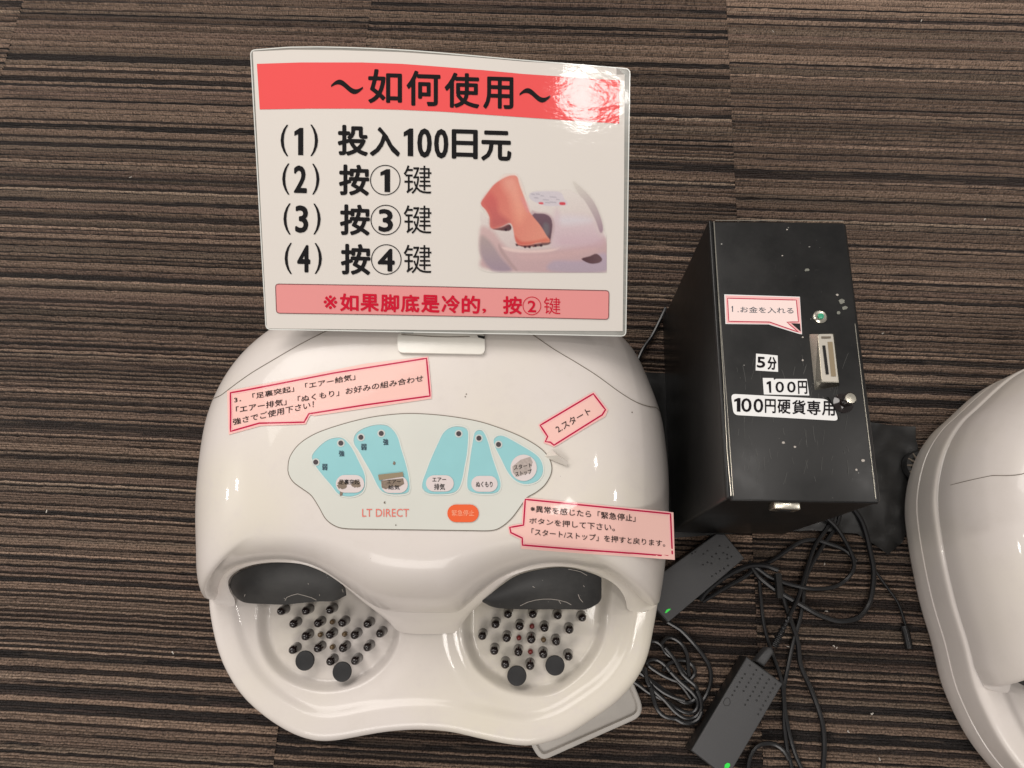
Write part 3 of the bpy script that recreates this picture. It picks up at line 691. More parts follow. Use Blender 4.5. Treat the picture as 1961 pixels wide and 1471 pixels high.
first_extras = []
def sticker(name, label, outer, line, texts, mp, closed_line=True, gaps=None, base='pink'):
    s = patch(name, outer, mp, M[base], root, .0004, label=label); 
    ribbon('border_print', line, 7.5, mp, M['pink_edge'], s, .0005, close=closed_line)
    ribbon('border_line', line, 3.0, mp, M['crimson'], s, .0006, close=closed_line)
    lettering(texts, mp, M['ink'], s, .0008); first_extras.append(s); return s
sticker('instruction_sticker', 'long tilted pink sticker with three lines of writing',
        [(436, 749), (470, 743), (700, 697), (820, 683), (827, 764), (602, 797), (594, 795), (586, 813), (500, 816), (439, 833), (437, 790)],
        [(442.6, 753), (471, 748), (640, 715), (817, 687), (823.6, 759), (700, 776), (592, 793), (583, 809), (497, 811), (442.6, 826.6), (443, 790)],
        [('3．「足裏突起」「エアー給気」', z2([(345, 548), (1240, 372), (1243, 418), (350, 590)]), .006), ('「エアー排気」「ぬくもり」お好みの組み合わせ', z2([(360, 618), (1745, 382), (1745, 430), (362, 668)]), .006), ('強さでご使用下さい！', z2([(337, 708), (935, 572), (935, 625), (340, 755)]), .006)], on_cover)
sticker('instruction_sticker', 'small slanted pink sticker pointing at the start key',
        z3([(818, 750), (1230, 508), (1333, 640), (1312, 688), (935, 915), (855, 885), (876, 838)]), z3([(830, 755), (1222, 522), (1312, 640), (1288, 678), (932, 902), (905, 880), (868, 876), (885, 838)]),
        [('2.スタート', z3([(935, 765), (1185, 622), (1210, 668), (965, 812)]), .004)], on_cover)
def on_cover_right(x, y, e=0.0):
    lim = 1205
    if x <= lim: return on_cover(x, y, e)
    h = on_cover(lim, y, e); h0 = on_cover(lim - 30, y, e); sl = (h.z - h0.z) / 30 * 1.15
    return Vector(P(x, y, h.z + sl * (x - lim)))
z7 = conv(960, 930, 5.447)
s4 = sticker('instruction_sticker', 'wide pink sticker lapping over the right edge of the cover',
        z7([(228, 128), (1795, 280), (1810, 775), (205, 655), (208, 545), (80, 500), (82, 430), (225, 405)]), z7([(250, 145), (1765, 295), (1785, 738), (220, 615), (218, 545), (100, 490), (88, 437), (232, 412)]),
        [('※異常を感じたら「緊急停止」', z7([(305, 205), (1400, 305), (1400, 378), (303, 275)]), .006), ('ボタンを押して下さい。', z7([(293, 335), (1180, 402), (1180, 478), (290, 395)]), .006), ('「スタート/ストップ」を押すと戻ります。', z7([(315, 445), (1710, 572), (1710, 640), (312, 515)]), .006)], on_cover_right)

for fo, sgn in ((FLAPS[0], 0), (FLAPS[1], 1)):
    og_ = origin(fo.parent); fb = BVHTree.FromPolygons([Vector(v.co) + og_ for v in fo.data.vertices], [list(p.vertices) for p in fo.data.polygons]); mpf = on_bvh(fb, .0003)
    lines = [z5((0), 0)] and []
    if sgn == 0:
        lines = [[(546, 1150), (549, 1144), (558, 1140), (570, 1137), (582, 1140), (596, 1144), (606, 1149)], [(470, 1138), (468, 1142)], [(590, 1117), (591, 1119)], [(655, 1128), (657, 1134)], [(612, 1138), (612, 1141)]]
    else:
        lines = [[(996, 1160), (1010, 1153), (1025, 1149), (1040, 1147), (1055, 1147), (1070, 1149), (1085, 1153), (1094, 1158)], [(1088, 1090), (1100, 1092), (1112, 1095), (1124, 1102)], [(1020, 1123), (1024, 1125)], [(1117, 1121), (1119, 1124)], [(1107, 1138), (1110, 1146), (1116, 1153)], [(1070, 1150), (1074, 1156)]]
    for ln in lines: ribbon('scuff', ln, 1.0, mpf, M['pgrey'], fo, 0, step=3)

# ---------------------------------------------------------------- laminated sign standing behind the cover
sg_top = [(478, 95), (520, 90.5), (600, 88.5), (700, 91), (800, 96.5), (900, 105), (1000, 114), (1100, 122), (1170, 127), (1208, 131)]
sg_bot = [(508, 632), (600, 633.5), (700, 635.5), (780, 637), (850, 638.5), (930, 640), (1000, 641), (1080, 642.5), (1150, 644), (1200, 645)]
nu, nv = 44, 30
tt = smooth_line([np.array(p, float) for p in sg_top], 2); bb = smooth_line([np.array(p, float) for p in sg_bot], 2)
def byfrac(c, u): return np.array([np.interp(u, np.linspace(0, 1, len(c)), c[:, k]) for k in range(2)])
def arc(c):
    d_ = np.r_[0, np.cumsum(np.linalg.norm(np.diff(c, axis=0), axis=1))]; s = np.linspace(0, d_[-1], 200); return np.stack([np.interp(s, d_, c[:, k]) for k in range(2)], 1)
tt, bb = arc(tt), arc(bb)
sv = []
for j in range(nv + 1):
    for i in range(nu + 1):
        u, t = i / nu, j / nv; a, b = byfrac(tt, u), byfrac(bb, u); q = a * (1 - t) + b * t
        z = .318 * (1 - t) + .212 * t + .008 * math.sin(math.pi * u) * (1 - .5 * t) + .0035 * math.sin(math.pi * t)
        sv.append(tuple(P(q[0], q[1], z)))
sf = [(j * (nu + 1) + i, (j + 1) * (nu + 1) + i, (j + 1) * (nu + 1) + i + 1, j * (nu + 1) + i + 1) for j in range(nv) for i in range(nu)]
sign_bvh = BVHTree.FromPolygons([Vector(v) for v in sv], sf)
sign = thing('laminated_sign', 'laminated white sign with red title band and Chinese instructions, standing behind the massager', 'sign', (-.09, .262, .2))
on_sign = on_bvh(sign_bvh, .0)
z1 = conv(460, 80, 2.58)
loop_px = [tuple(p) for p in tt[::4]] + [tuple(p) for p in bb[::-4]]
# film: front sheet edge all round (round corners), with thickness
per = rounded([tuple(tt[0])] + [tuple(p) for p in tt[20:180:16]] + [tuple(tt[-1]), tuple(bb[-1])] + [tuple(p) for p in bb[180:20:-16]] + [tuple(bb[0])], 9, 4)
def on_sign2(x, y, e=0.0):
    h = on_sign(x, y, e)
    return h
per_in = [tuple(np.array((846, 366)) + (np.array(p) - (846, 366)) * .995) for p in per]
patch('clear_film', per_in, on_sign2, M['film'], sign, -.0006, cell=16)
paper_px = [tuple(p) for p in z1([(62, 48), (250, 40), (500, 42), (800, 52), (1100, 72), (1400, 98), (1650, 112), (1900, 128), (1897, 700), (1890, 1430), (1400, 1427), (900, 1424), (500, 1420), (132, 1416), (100, 800)])]
patch('paper', paper_px, on_sign, M['paper'], sign, .0, cell=16)
ribbon('film_edge', per_in, 2.0, on_sign2, mat('film_edge', (.75, .76, .72), rough=.15, coat=.6), sign, .0002, close=True)
band_px = z1([(83, 110), (300, 103), (600, 103), (800, 110), (1000, 125), (1200, 141), (1400, 160), (1640, 176), (1875, 192), (1872, 405), (1640, 390), (1400, 374), (1200, 360), (1000, 346), (800, 337), (600, 331), (350, 331), (97, 335)])
patch('title_band', band_px, on_sign, M['band'], sign, .0003)
b2 = rounded(z1([(175, 1197), (600, 1203), (1000, 1211), (1400, 1221), (1822, 1230), (1820, 1372), (1400, 1362), (1000, 1355), (600, 1347), (180, 1341)]), 6, 3)
patch('note_band', b2, on_sign, M['band2'], sign, .0003)
ribbon('note_band_line', b2, 1.4, on_sign, M['dark_red'], sign, .0005, close=True)
S1 = lambda x0, y0, x1, y1, s=.03: z1(rect(x0, y0, x1, y1, s))
def tilde(x, y, w_, h_, th):
    t = np.linspace(0, 1, 24); cx = x + w_ * t; cy = y + h_ / 2 - np.sin(t * 2 * math.pi) * h_ * .36 + .05 * w_ * t
    hw = th * (.35 + .65 * np.sin(t * math.pi)); return [(a, b - c) for a, b, c in zip(cx, cy, hw)] + [(a, b + c) for a, b, c in zip(cx[::-1], cy[::-1], hw[::-1])]
ti = patch('title_lettering', z1(tilde(450, 190, 157, 60, 15)), on_sign, M['black_ink'], sign, .0006); patch('title_lettering', z1(tilde(1380, 232, 152, 60, 15)), on_sign, M['black_ink'], sign, .0006)
lettering([('如', S1(633, 135, 800, 305), .022), ('何', S1(822, 142, 990, 316), .022), ('使', S1(1010, 152, 1182, 326), .022), ('用', S1(1200, 172, 1350, 332), .022)], on_sign, M['black_ink'], sign, .0006, name='title_lettering')
lettering([('(', S1(200, 410, 238, 565), 0), ('1', S1(268, 425, 312, 560), .03), (')', S1(347, 410, 385, 565), 0), ('投', S1(482, 410, 632, 562), .03), ('入', S1(640, 420, 790, 565), .03), ('1', S1(808, 428, 855, 565), .03), ('0', S1(875, 427, 947, 573), .03), ('0', S1(958, 430, 1029, 577), .03), ('日', S1(1045, 432, 1174, 578), .03), ('元', S1(1190, 438, 1340, 588), .03)], on_sign, M['black_ink'], sign, .0004)
for k, (n_, yy, nx0, nx1) in enumerate((('2', 605, 265, 330), ('3', 802, 272, 337), ('4', 997, 282, 347))):
    dx = k * 6
    lettering([('(', S1(208 + dx, yy - 4, 244 + dx, yy + 150), 0), (n_, S1(nx0, yy + 6, nx1, yy + 142), .03), (')', S1(356 + dx, yy - 2, 392 + dx, yy + 150), 0), ('按', S1(488 + dx * .8, yy, 638 + dx * .5, yy + 153), .028), ('键', S1(808, yy + 6, 945, yy + 147, .01), -.006)], on_sign, M['black_ink'], sign, .0004)
    cx_, cy_ = 717 + k * 2.5, yy + 79
    ribbon('ring', z1(circle(cx_, cy_, 73, 48)), 1.7, on_sign, M['black_ink'], sign, .0004, close=True)
    n2 = '134'[k]; w2_ = (24, 36, 42)[k]
    lettering([(n2, S1(cx_ - w2_, cy_ - 55, cx_ + w2_, cy_ + 58), .035)], on_sign, M['black_ink'], sign, .0004)
red = [('※', S1(413, 1252, 480, 1320), .012)] + [(ch, S1(494 + i * 100, 1243 + i * 1.6, 494 + i * 100 + 92, 1331 + i * 1.8), .032) for i, ch in enumerate('如果脚底是冷的')] + [(',', S1(1196, 1318, 1215, 1342), .03), ('按', S1(1298, 1256, 1392, 1345), .03), ('2', S1(1420, 1278, 1462, 1336), .03), ('键', S1(1500, 1262, 1582, 1345), 0)]
lettering(red, on_sign, M['red_ink'], sign, .0006, label='crimson note lettering')
ribbon('ring', z1(circle(1441, 1305, 44, 36)), 1.5, on_sign, M['red_ink'], sign, .0006, close=True)
zp = conv(900, 320, 6.537)
def sm_poly(pts): return np.array(curved([(x / 10, y / 10) for x, y in pts], 3)) * 10
gx, gy = np.meshgrid(np.arange(90, 1716, 9.0), np.arange(80, 1330, 9.0)); GP = np.stack([gx.ravel(), gy.ravel()], 1)
paper_c = np.array((.745, .70, .65)); PC = np.tile(paper_c, (len(GP), 1))
def layer(pts, c0, c1=None, ax=(1, 0), soft=10, op=1.0, cv=True):
    "a soft-edged printed shape running from colour c0 to c1 along the direction ax"
    global PC
    poly = sm_poly(pts) if cv else np.array(pts, float); d = dist_poly(GP, poly); a = np.clip(d / soft + .5, 0, 1)[:, None] * op
    ax = np.array(ax, float) / np.linalg.norm(ax); pr_ = GP @ ax; lo, hi = (poly @ ax).min(), (poly @ ax).max(); t = np.clip((pr_ - lo) / (hi - lo), 0, 1)[:, None]
    c = np.array(c0) * (1 - t) + np.array(c1 if c1 is not None else c0) * t; PC = PC * (1 - a) + c * a
layer([(130, 560), (240, 650), (560, 560), (740, 420), (760, 330), (900, 250), (1230, 270), (1450, 400), (1580, 600), (1660, 800), (1700, 900), (1700, 1308), (275, 1295), (130, 1100)], (.74, .69, .65), (.56, .43, .43), (.15, 1), 26, 1, False)
layer([(135, 760), (290, 800), (400, 940), (560, 1040), (1100, 1020), (1500, 960), (1698, 900), (1698, 1305), (280, 1292), (135, 1095)], (.60, .43, .42), (.50, .34, .36), (.2, 1), 60)
layer([(1000, 620), (1480, 620), (1600, 760), (1640, 960), (1100, 1000), (1020, 850)], (.66, .55, .57), (.56, .38, .45), (0, 1), 120, .8)
layer([(1100, 620), (1460, 630), (1500, 690), (1150, 720)], (.66, .62, .66), None, (1, 0), 90, .8)
layer([(140, 860), (260, 940), (400, 1140), (520, 1290), (280, 1290), (135, 1095)], (.42, .33, .32), (.34, .26, .32), (0, 1), 50)
layer([(1040, 1180), (1400, 1170), (1690, 1080), (1696, 1306), (1020, 1306)], (.46, .36, .44), (.42, .34, .40), (0, 1), 50)
layer([(400, 1000), (700, 1040), (1000, 1030), (1120, 1010), (1000, 1060), (700, 1075), (480, 1050)], (.74, .56, .53), None, (1, 0), 24, .9)
layer([(640, 1090), (1000, 1085), (1500, 1020), (1540, 1050), (1000, 1150), (640, 1150)], (.60, .40, .40), None, (1, 0), 70, .6)
layer([(360, 960), (430, 1060), (520, 1190), (600, 1290), (560, 1290), (460, 1180), (370, 1050)], (.40, .28, .28), None, (0, 1), 24, .7)
layer([(1290, 180), (1440, 300), (1560, 450), (1640, 640), (1668, 780), (1630, 822), (1560, 640), (1440, 430), (1360, 340)], (.66, .62, .56), (.36, .25, .30), (.4, 1), 16)
layer([(1060, 540), (1120, 560), (1110, 980), (1040, 1000), (1010, 960), (1050, 760)], (.62, .48, .52), None, (1, 0), 70, .6)
layer([(760, 560), (850, 565), (970, 580), (1040, 640), (1062, 740), (1040, 860), (1000, 960), (900, 950), (800, 800)], (.50, .36, .38), None, (1, 0), 26, .8)
layer([(780, 600), (850, 582), (950, 592), (1010, 635), (1032, 720), (1018, 850), (990, 962), (900, 950), (800, 800)], (.17, .10, .13), (.10, .055, .07), (0, 1), 12)
layer([(930, 700), (985, 720), (990, 830), (950, 900), (915, 800)], (.17, .15, .17), None, (1, 0), 40, .8)
layer([(280, 775), (400, 752), (490, 715), (522, 760), (490, 800), (380, 795)], (.20, .09, .09), (.09, .04, .05), (1, 0), 12)
layer([(565, 962), (700, 1008), (880, 992), (992, 968), (995, 935), (740, 970)], (.20, .06, .06), (.16, .10, .10), (1, 0), 12)
for k_, (x_, y_) in enumerate(((590, 975), (690, 1000), (745, 1000), (820, 985), (890, 982), (450, 785))): layer(circle(x_, y_, 17, 12), (.05, .02, .03), None, (1, 0), 12, 1, False)
for k_, (x_, y_) in enumerate(((775, 1000), (850, 1002), (925, 985))): layer(circle(x_, y_ + 8, 12, 12), (.62, .55, .50), None, (1, 0), 12, .9, False)
layer([(1395, 1150), (1500, 1115), (1585, 1085), (1655, 1150), (1620, 1198), (1500, 1208)], (.09, .04, .05), (.14, .08, .09), (1, 0), 12)
layer([(750, 330), (860, 305), (1120, 312), (1180, 400), (1225, 470), (1000, 490), (850, 455), (750, 395)], (.60, .56, .60), (.64, .58, .62), (1, 0), 16)
for x_, y_, w_ in ((790, 340, 22), (850, 338, 24), (905, 360, 20), (1040, 375, 40), (950, 410, 36), (1100, 405, 20), (1040, 440, 40), (830, 385, 26), (970, 445, 30)): layer([(x_ - w_, y_ - 7), (x_ + w_, y_ - 2), (x_ + w_, y_ + 9), (x_ - w_, y_ + 5)], (.36, .33, .38), None, (1, 0), 12, .75, False)
layer([(862, 442), (915, 442), (915, 468), (865, 462)], (.66, .10, .12), None, (1, 0), 12); layer([(1122, 440), (1190, 442), (1190, 476), (1125, 474)], (.62, .07, .09), None, (1, 0), 12)
FOOT = [(135, 460), (200, 350), (300, 220), (420, 140), (520, 105), (590, 120), (620, 220), (680, 380), (730, 530), (790, 620), (880, 730), (960, 860), (1000, 935), (850, 950), (740, 975), (600, 968), (560, 880), (530, 740), (490, 700), (400, 745), (290, 772), (250, 740), (245, 630), (200, 540)]
layer(FOOT, (.64, .17, .14), (.72, .30, .22), (1, .35), 14)
layer([(160, 440), (250, 320), (340, 420), (360, 560), (450, 640), (490, 700), (300, 765), (255, 720), (250, 620), (205, 530)], (.60, .13, .12), (.46, .12, .12), (.4, 1), 70, .85)
layer([(420, 150), (540, 120), (600, 200), (660, 400), (700, 560), (620, 700), (560, 600), (500, 380), (420, 240)], (.78, .38, .30), (.80, .34, .24), (0, 1), 120, .75)
layer([(640, 380), (690, 420), (740, 540), (720, 560), (670, 470)], (.70, .28, .30), None, (0, 1), 50, .7)
layer([(560, 860), (640, 930), (800, 925), (960, 890), (995, 935), (850, 948), (740, 972), (602, 965)], (.56, .10, .08), (.62, .17, .11), (1, 0), 36, .8)
PC0 = PC.copy(); PC = PC * (1 + rng.normal(0, .02, (len(GP), 1)))
nx = gx.shape[1]; PV = [tuple(on_sign(900 + x / 6.537, 320 + y / 6.537, .0003)) for x, y in GP]
_k = 0
keep = np.abs(PC0.reshape(gx.shape + (3,)) - paper_c).sum(2) > .06
PF = [(j * nx + i, (j + 1) * nx + i, (j + 1) * nx + i + 1, j * nx + i + 1) for j in range(gx.shape[0] - 1) for i in range(nx - 1) if keep[j, i] or keep[j + 1, i + 1] or keep[j, i + 1] or keep[j + 1, i]]
pm_ = glossy_print('print_photo', (.5, .5, .5)); at_ = pm_.node_tree.nodes.new('ShaderNodeAttribute'); at_.attribute_name = 'print'
pm_.node_tree.links.new(at_.outputs['Color'], pm_.node_tree.nodes['Principled BSDF'].inputs['Base Color'])
po = obj('printed_picture', PV, PF, pm_, sign, label='printed picture of a bare foot in a white massager')
ca_ = po.data.color_attributes.new('print', 'FLOAT_COLOR', 'POINT'); ca_.data.foreach_set('color', np.c_[PC, np.ones(len(PC))].ravel())
# holder foot under the sign
hold = rounded([(762, 640), (928, 641), (929, 681), (763, 678)], 11, 5)
patch('holder_foot', hold, on_cover, M['holder'], sign, .0035, cell=12, thick=.003)
for q in ([(768, 637), (794, 637), (793, 642), (770, 642)], [(902, 638), (925, 638), (924, 642), (903, 642)], [(914, 646), (929, 648), (928, 653), (916, 650)]): patch('holder_gap', q, on_cover, M['slot'], sign, .0042)
ribbon('holder_crease', [(770, 644.5), (800, 646), (830, 648), (860, 649), (900, 648)], 1.3, on_cover, M['grime'], sign, .0039, step=3)
hv = []
for x in (-.135, -.053):
    for (y, z) in ((.276, .192), (.279, .192), (.350, .236), (.352, .234), (.275, .199)): hv.append((x, y, z))
obj('holder_upright', *fix((hv, [(0, 1, 3, 2, 4), (5, 9, 7, 8, 6), (0, 4, 9, 5), (4, 2, 7, 9), (2, 3, 8, 7), (3, 1, 6, 8), (1, 0, 5, 6)])), M['holder'], sign, smooth=False)

# ---------------------------------------------------------------- coin box
BX0, BX1, BY0, BY1, BZ = .1622, .2922, .1072, .3716, .247
BC = Vector(((BX0 + BX1) / 2, (BY0 + BY1) / 2, 0)); BR = Matrix.Rotation(math.radians(1.45), 3, 'Z')
def turned(vf): return [tuple(BR @ (Vector(v) - BC) + BC) for v in vf[0]], vf[1]
cb = thing('coin_box', 'tall black metal coin box with white 100 yen labels and a coin slot', 'coin box', (.226, .239, 0))
obj('housing', *turned(box_vf(BX0, BX1, BY0, BY1, 0, BZ - .002, .003)), M['box_side'], cb)
obj('face_plate', *turned(box_vf(BX0 + .004, BX1 - .0025, BY0 - .0015, BY1 - .002, BZ - .0045, BZ, .0018)), M['box'], cb)
obj('edge_trim', *turned(box_vf(BX0 + .0005, BX0 + .0035, BY0 + .001, BY1 - .001, BZ - .003, BZ - .0002, .0010)), M['box'], cb)
on_box = on_plane(BZ, .0002)
zb7 = conv(1200, 400, 2.298); zc = conv(1380, 550, 6.537)
lab = patch('coin_sticker', zc([(45, 92), (990, 122), (1018, 592), (975, 585), (600, 468), (60, 462)]), on_box, M['white_label'], cb, .0001, label='pink speech-bubble sticker asking for money')
patch('pink_print', zc([(58, 105), (985, 132), (1010, 585), (980, 575), (610, 462), (72, 452)]), on_box, M['pink_edge'], lab, .0002)
patch('pink_print', zc([(85, 142), (945, 165), (972, 435), (825, 440), (968, 560), (610, 432), (100, 428)]), on_box, M['pale_pink'], lab, .0003)
ribbon('border_line', zc([(85, 142), (945, 165), (972, 437), (825, 440), (972, 565), (610, 440), (100, 430)]), 1.6, on_box, M['crimson'], lab, .0004, close=True)
patch('dark_corner', zc([(880, 455), (990, 460), (1000, 560)]), on_box, M['box_side'], lab, .0005)
lettering([('1', zc([(134, 240), (152, 240), (152, 312), (134, 312)]), .001), ('.', zc([(210, 305), (222, 305), (222, 318), (210, 318)]), 0), ('お金を入れる', zc([(245, 245), (908, 260), (910, 335), (245, 320)]), 0)], on_box, M['navy'], lab, .0005)
l1 = patch('minutes_label', zc([(442, 834), (578, 844), (712, 858), (718, 1062), (580, 1054), (437, 1045)]), on_box, M['white_label'], cb, .0002)
lettering([('5', zc([(452, 872), (556, 878), (556, 1015), (450, 1010)]), .035), ('分', zc([(585, 872), (698, 880), (698, 1042), (583, 1035)]), .03)], on_box, M['ink'], l1, .0004)
l2 = patch('price_label', zc([(525, 1138), (660, 1140), (668, 1165), (690, 1150), (1078, 1152), (1108, 1358), (540, 1345)]), on_box, M['white_label'], cb, .0002)
lettering([('1', zc([(568, 1178), (628, 1180), (632, 1325), (590, 1325)]), .03), ('0', zc([(682, 1185), (790, 1185), (792, 1322), (685, 1322)]), .02), ('0', zc([(828, 1185), (935, 1185), (938, 1322), (830, 1322)]), .02), ('円', zc([(962, 1175), (1078, 1175), (1085, 1340), (968, 1340)]), .022)], on_box, M['ink'], l2, .0004)
l3 = patch('coin_only_label', rounded(zb7([(458, 815), (880, 838), (914, 880), (932, 934), (470, 908)]), 9, 4), on_box, M['white_label'], cb, .0005)
xx = [(472, 500, '1', .03), (503, 549, '0', .02), (557, 600, '0', .02), (607, 655, '円', .02), (662, 720, '硬', .02), (727, 786, '貨', .02), (792, 852, '専', .02), (858, 915, '用', .02)]
lettering([(ch, zb7([(a, 833 + (a - 472) * .035), (b, 833 + (b - 472) * .035), (b, 893 + (b - 472) * .045), (a, 893 + (a - 472) * .045)]), bd) for a, b, ch, bd in xx], on_box, M['ink'], l3, .0007)
patch('torn_corner', zb7([(884, 828), (912, 872), (935, 936), (945, 870), (915, 820)]), on_box, M['box'], l3, .0009)
# slot fitting: sloped bezel with a raised plate
def at_box(pts, z): return [np.array(P(x, y, BZ + z)) for x, y in pts]
sb = at_box(zc([(1108, 590), (1430, 580), (1490, 1240), (1180, 1290)]), 0.0); st = at_box(zc([(1215, 588), (1408, 585), (1480, 1195), (1265, 1190)]), .007)
sl = thing  # keep name free
V = [tuple(q) for q in sb] + [tuple(q) for q in st]; Fq = [(0, 1, 5, 4), (1, 2, 6, 5), (2, 3, 7, 6), (3, 0, 4, 7), (4, 5, 6, 7)]
slotp = obj('coin_slot', *fix((V, Fq)), M['chrome'], cb, smooth=False)
fr_out = zc([(1218, 592), (1402, 590), (1470, 1185), (1268, 1180)]); fr_in = zc([(1250, 640), (1375, 640), (1435, 1145), (1290, 1140)])
on_slot = on_plane(BZ + .007, .0002)
patch('slot_plate', rounded(fr_out, 5, 4), on_slot, mat('cream_metal', (.74, .69, .60), rough=.25, metal=.5), slotp, .0003, thick=.0006)
patch('slot_recess', zc([(1335, 690), (1395, 690), (1440, 1120), (1380, 1120)]), on_slot, M['tape'], slotp, .0008)
patch('slot_opening', zc([(1268, 735), (1305, 735), (1350, 1095), (1312, 1098)]), on_slot, M['slot'], slotp, .0009)
patch('slot_window', zc([(1255, 622), (1375, 622), (1372, 645), (1258, 648)]), on_slot, M['gap'], slotp, .0009)
c0 = P(*zc([(1242, 375)])[0], BZ); obj('lamp_bezel', *lathe_vf([(.0062, 0), (.0062, .0012), (.0050, .0022), (.0030, .0018)], 24, c0), M['chrome'], cb)
c0 = P(*zc([(1255, 362)])[0], BZ + .0022); obj('lamp_lens', *lathe_vf([(.0028, 0), (.0026, .0006), (.0008, .0010)], 20, c0), M['green'], cb)
c0 = P(1614, 773, BZ); kt = Matrix.Identity(3)
kn = obj('return_knob', *lathe_vf([(.0085, 0), (.0088, .0015), (.0060, .003), (.0046, .004), (.0046, .010), (.0055, .0105), (.0055, .0155), (.0048, .0162)], 24, c0), M['nub'], cb)
obj('knob_cap', *lathe_vf([(.0046, 0), (.0044, .0006), (.001, .0008)], 20, (c0[0], c0[1], BZ + .0162)), M['chrome'], kn)
obj('lock_tab', *box_vf(.2065, .2285, .1000, .1075, BZ - .020, BZ - .004, .0012), M['chrome'], cb)
obj('lock_slot', *box_vf(.2125, .2225, .0994, .1012, BZ - .016, BZ - .008, .0004), M['slot'], cb)
g = random.Random(4)
for x, y, r in ((1612, 578, 7), (1618, 590, 6), (1606, 600, 5), (1545, 517, 5), (1500, 848, 3.5), (1522, 856, 3), (1537, 646, 2.2), (1537, 690, 2.4), (1652, 882, 4), (1640, 900, 3), (1603, 565, 3), (1507, 440, 2), (1498, 490, 2)):
    patch('paint_chip', blot(x, y, r, r * .8, int(x * 3 + y), 12), on_box, mat('chip', (.20, .20, .17), rough=.6, noise=.5, nscale=400) if r > 4 else M['pgrey'], cb, .0001)
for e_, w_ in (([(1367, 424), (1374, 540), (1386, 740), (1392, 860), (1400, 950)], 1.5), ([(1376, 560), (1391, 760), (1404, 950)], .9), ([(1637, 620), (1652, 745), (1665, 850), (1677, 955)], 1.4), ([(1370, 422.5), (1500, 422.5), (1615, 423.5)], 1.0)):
    ribbon('edge_highlight', e_, w_, on_box, M['chrome'], cb, .00012, step=30)  # highlights along the box edges, drawn in as thin bright metal strips
M['scr'] = mat('scratch_grey', (.09, .09, .085), rough=.5)
for k in range(70):
    y = g.uniform(690, 930); x = g.uniform(1405, 1618 + (y - 700) * .1); a = g.uniform(-1.9, -1.2); ln = g.uniform(6, 34); w_ = g.uniform(.35, .7)
    ribbon('scratch', [(x, y), (x + ln * math.cos(a) * .5 + g.uniform(-1, 1), y + ln * math.sin(a) * .5), (x + ln * math.cos(a), y + ln * math.sin(a))], w_, on_box, M['scr'], cb, .00005, step=8)

# ---------------------------------------------------------------- lint on the carpet
for k, (x, y) in enumerate([(1620, 1018), (1578, 1082), (1598, 1239), (1604, 1240), (1624, 1399), (1668, 1366), (1683, 1455), (1583, 1172), (1765, 40), (1480, 60), (250, 340), (90, 980), (1510, 1238), (1885, 420), (330, 1250), (1690, 640)]):
    p = P(x, y, .001); pth = [p + (0, 0, .0003), p + (.0012 * math.cos(k), .0012 * math.sin(k), .0009), p + (.0022 * math.cos(k * 1.3), .0022 * math.sin(k * 1.3), .0004)]
    lv, lf = tube_vf(smooth_line(pth, .0004), .00035 + .0001 * (k % 3), 5)
    if k == 0: LV, LF = [], []
    n0 = len(LV); LV += [tuple(q) for q in lv]; LF += [[i + n0 for i in q] for q in lf]
lo_ = obj('lint', LV, LF, mat('lint_white', (.62, .58, .52), rough=.9), None); lo_['kind'] = 'stuff'; lo_['label'] = 'pale specks of lint scattered on the carpet'; lo_['category'] = 'lint'

# ---------------------------------------------------------------- black sheet under the coin box
def mp_floor(z): return lambda x, y, e=0.0: Vector(P(x, y, z))
bm = bmesh.new(); poly = [(1222, 712), (1270, 714), (1380, 740), (1560, 790), (1690, 813), (1752, 818), (1762, 900), (1748, 985), (1728, 1040), (1700, 1062), (1668, 1040), (1640, 1022), (1560, 1016), (1400, 1022), (1290, 1030), (1245, 1025)]
fl = [P(x, y, .003)[:2] for x, y in poly]
vs = [bm.verts.new((p[0], p[1], .003)) for p in fl]; bm.faces.new(vs)
for ax in (0, 1):
    lo = min(p[ax] for p in fl); hi = max(p[ax] for p in fl)
    for k in range(1, 40):
        c = lo + (hi - lo) * k / 40; co = Vector((c, 0, 0)) if ax == 0 else Vector((0, c, 0)); no = Vector((1, 0, 0)) if ax == 0 else Vector((0, 1, 0))
        bmesh.ops.bisect_plane(bm, geom=bm.verts[:] + bm.edges[:] + bm.faces[:], plane_co=co, plane_no=no, dist=1e-6)
from mathutils import noise as mn
for v in bm.verts:
    under = (BX0 - .01 < v.co.x < BX1 + .01) and (BY0 - .01 < v.co.y < BY1)
    v.co.z = .0015 if under else .0025 + .005 * abs(mn.noise(v.co * 38)) + .0018 * mn.noise(v.co * 130)
v_, f_ = out_vf(bm); sh = obj('black_sheet', v_, f_, M['sheet'], None)
tag(sh, 'crumpled black vinyl sheet lying on the carpet beneath the coin box', 'sheet')

# ---------------------------------------------------------------- power adapters and cables
def adapter(label, corners, ztop, rows, led, vents, extra=None):
    cs = [P(x, y, ztop)[:2] for x, y in corners]; c = np.mean(cs, 0)
    r = thing('power_adapter', label, 'power adapter', (c[0], c[1], 0), group='power adapters on the carpet')
    obj('case', *prism_vf(cs, 0.001, ztop - .002, .001), M['adapter_side'], r)
    cin = [c + (q - c) * .985 for q in cs]
    obj('lid', *prism_vf(cin, ztop - .0019, ztop, .0014, 3), M['adapter'], r)
    mp = on_plane(ztop, .0001)
    bumps = []
    for (x, y) in vents:
        p = P(x, y, ztop); bumps.append(lathe_vf([(.0010, -.0004), (.0010, .0003), (.0006, .0007), (.0001, .0008)], 8, p))
    v, f = join_vf(bumps); o = obj('vent_bumps', v, f, M['adapter_side'], r); o['kind'] = 'stuff'
    patch('indicator', led, mp, M['green_led'], r, .0003)
    return r, mp
A5 = conv(1320, 1230, 5.16)
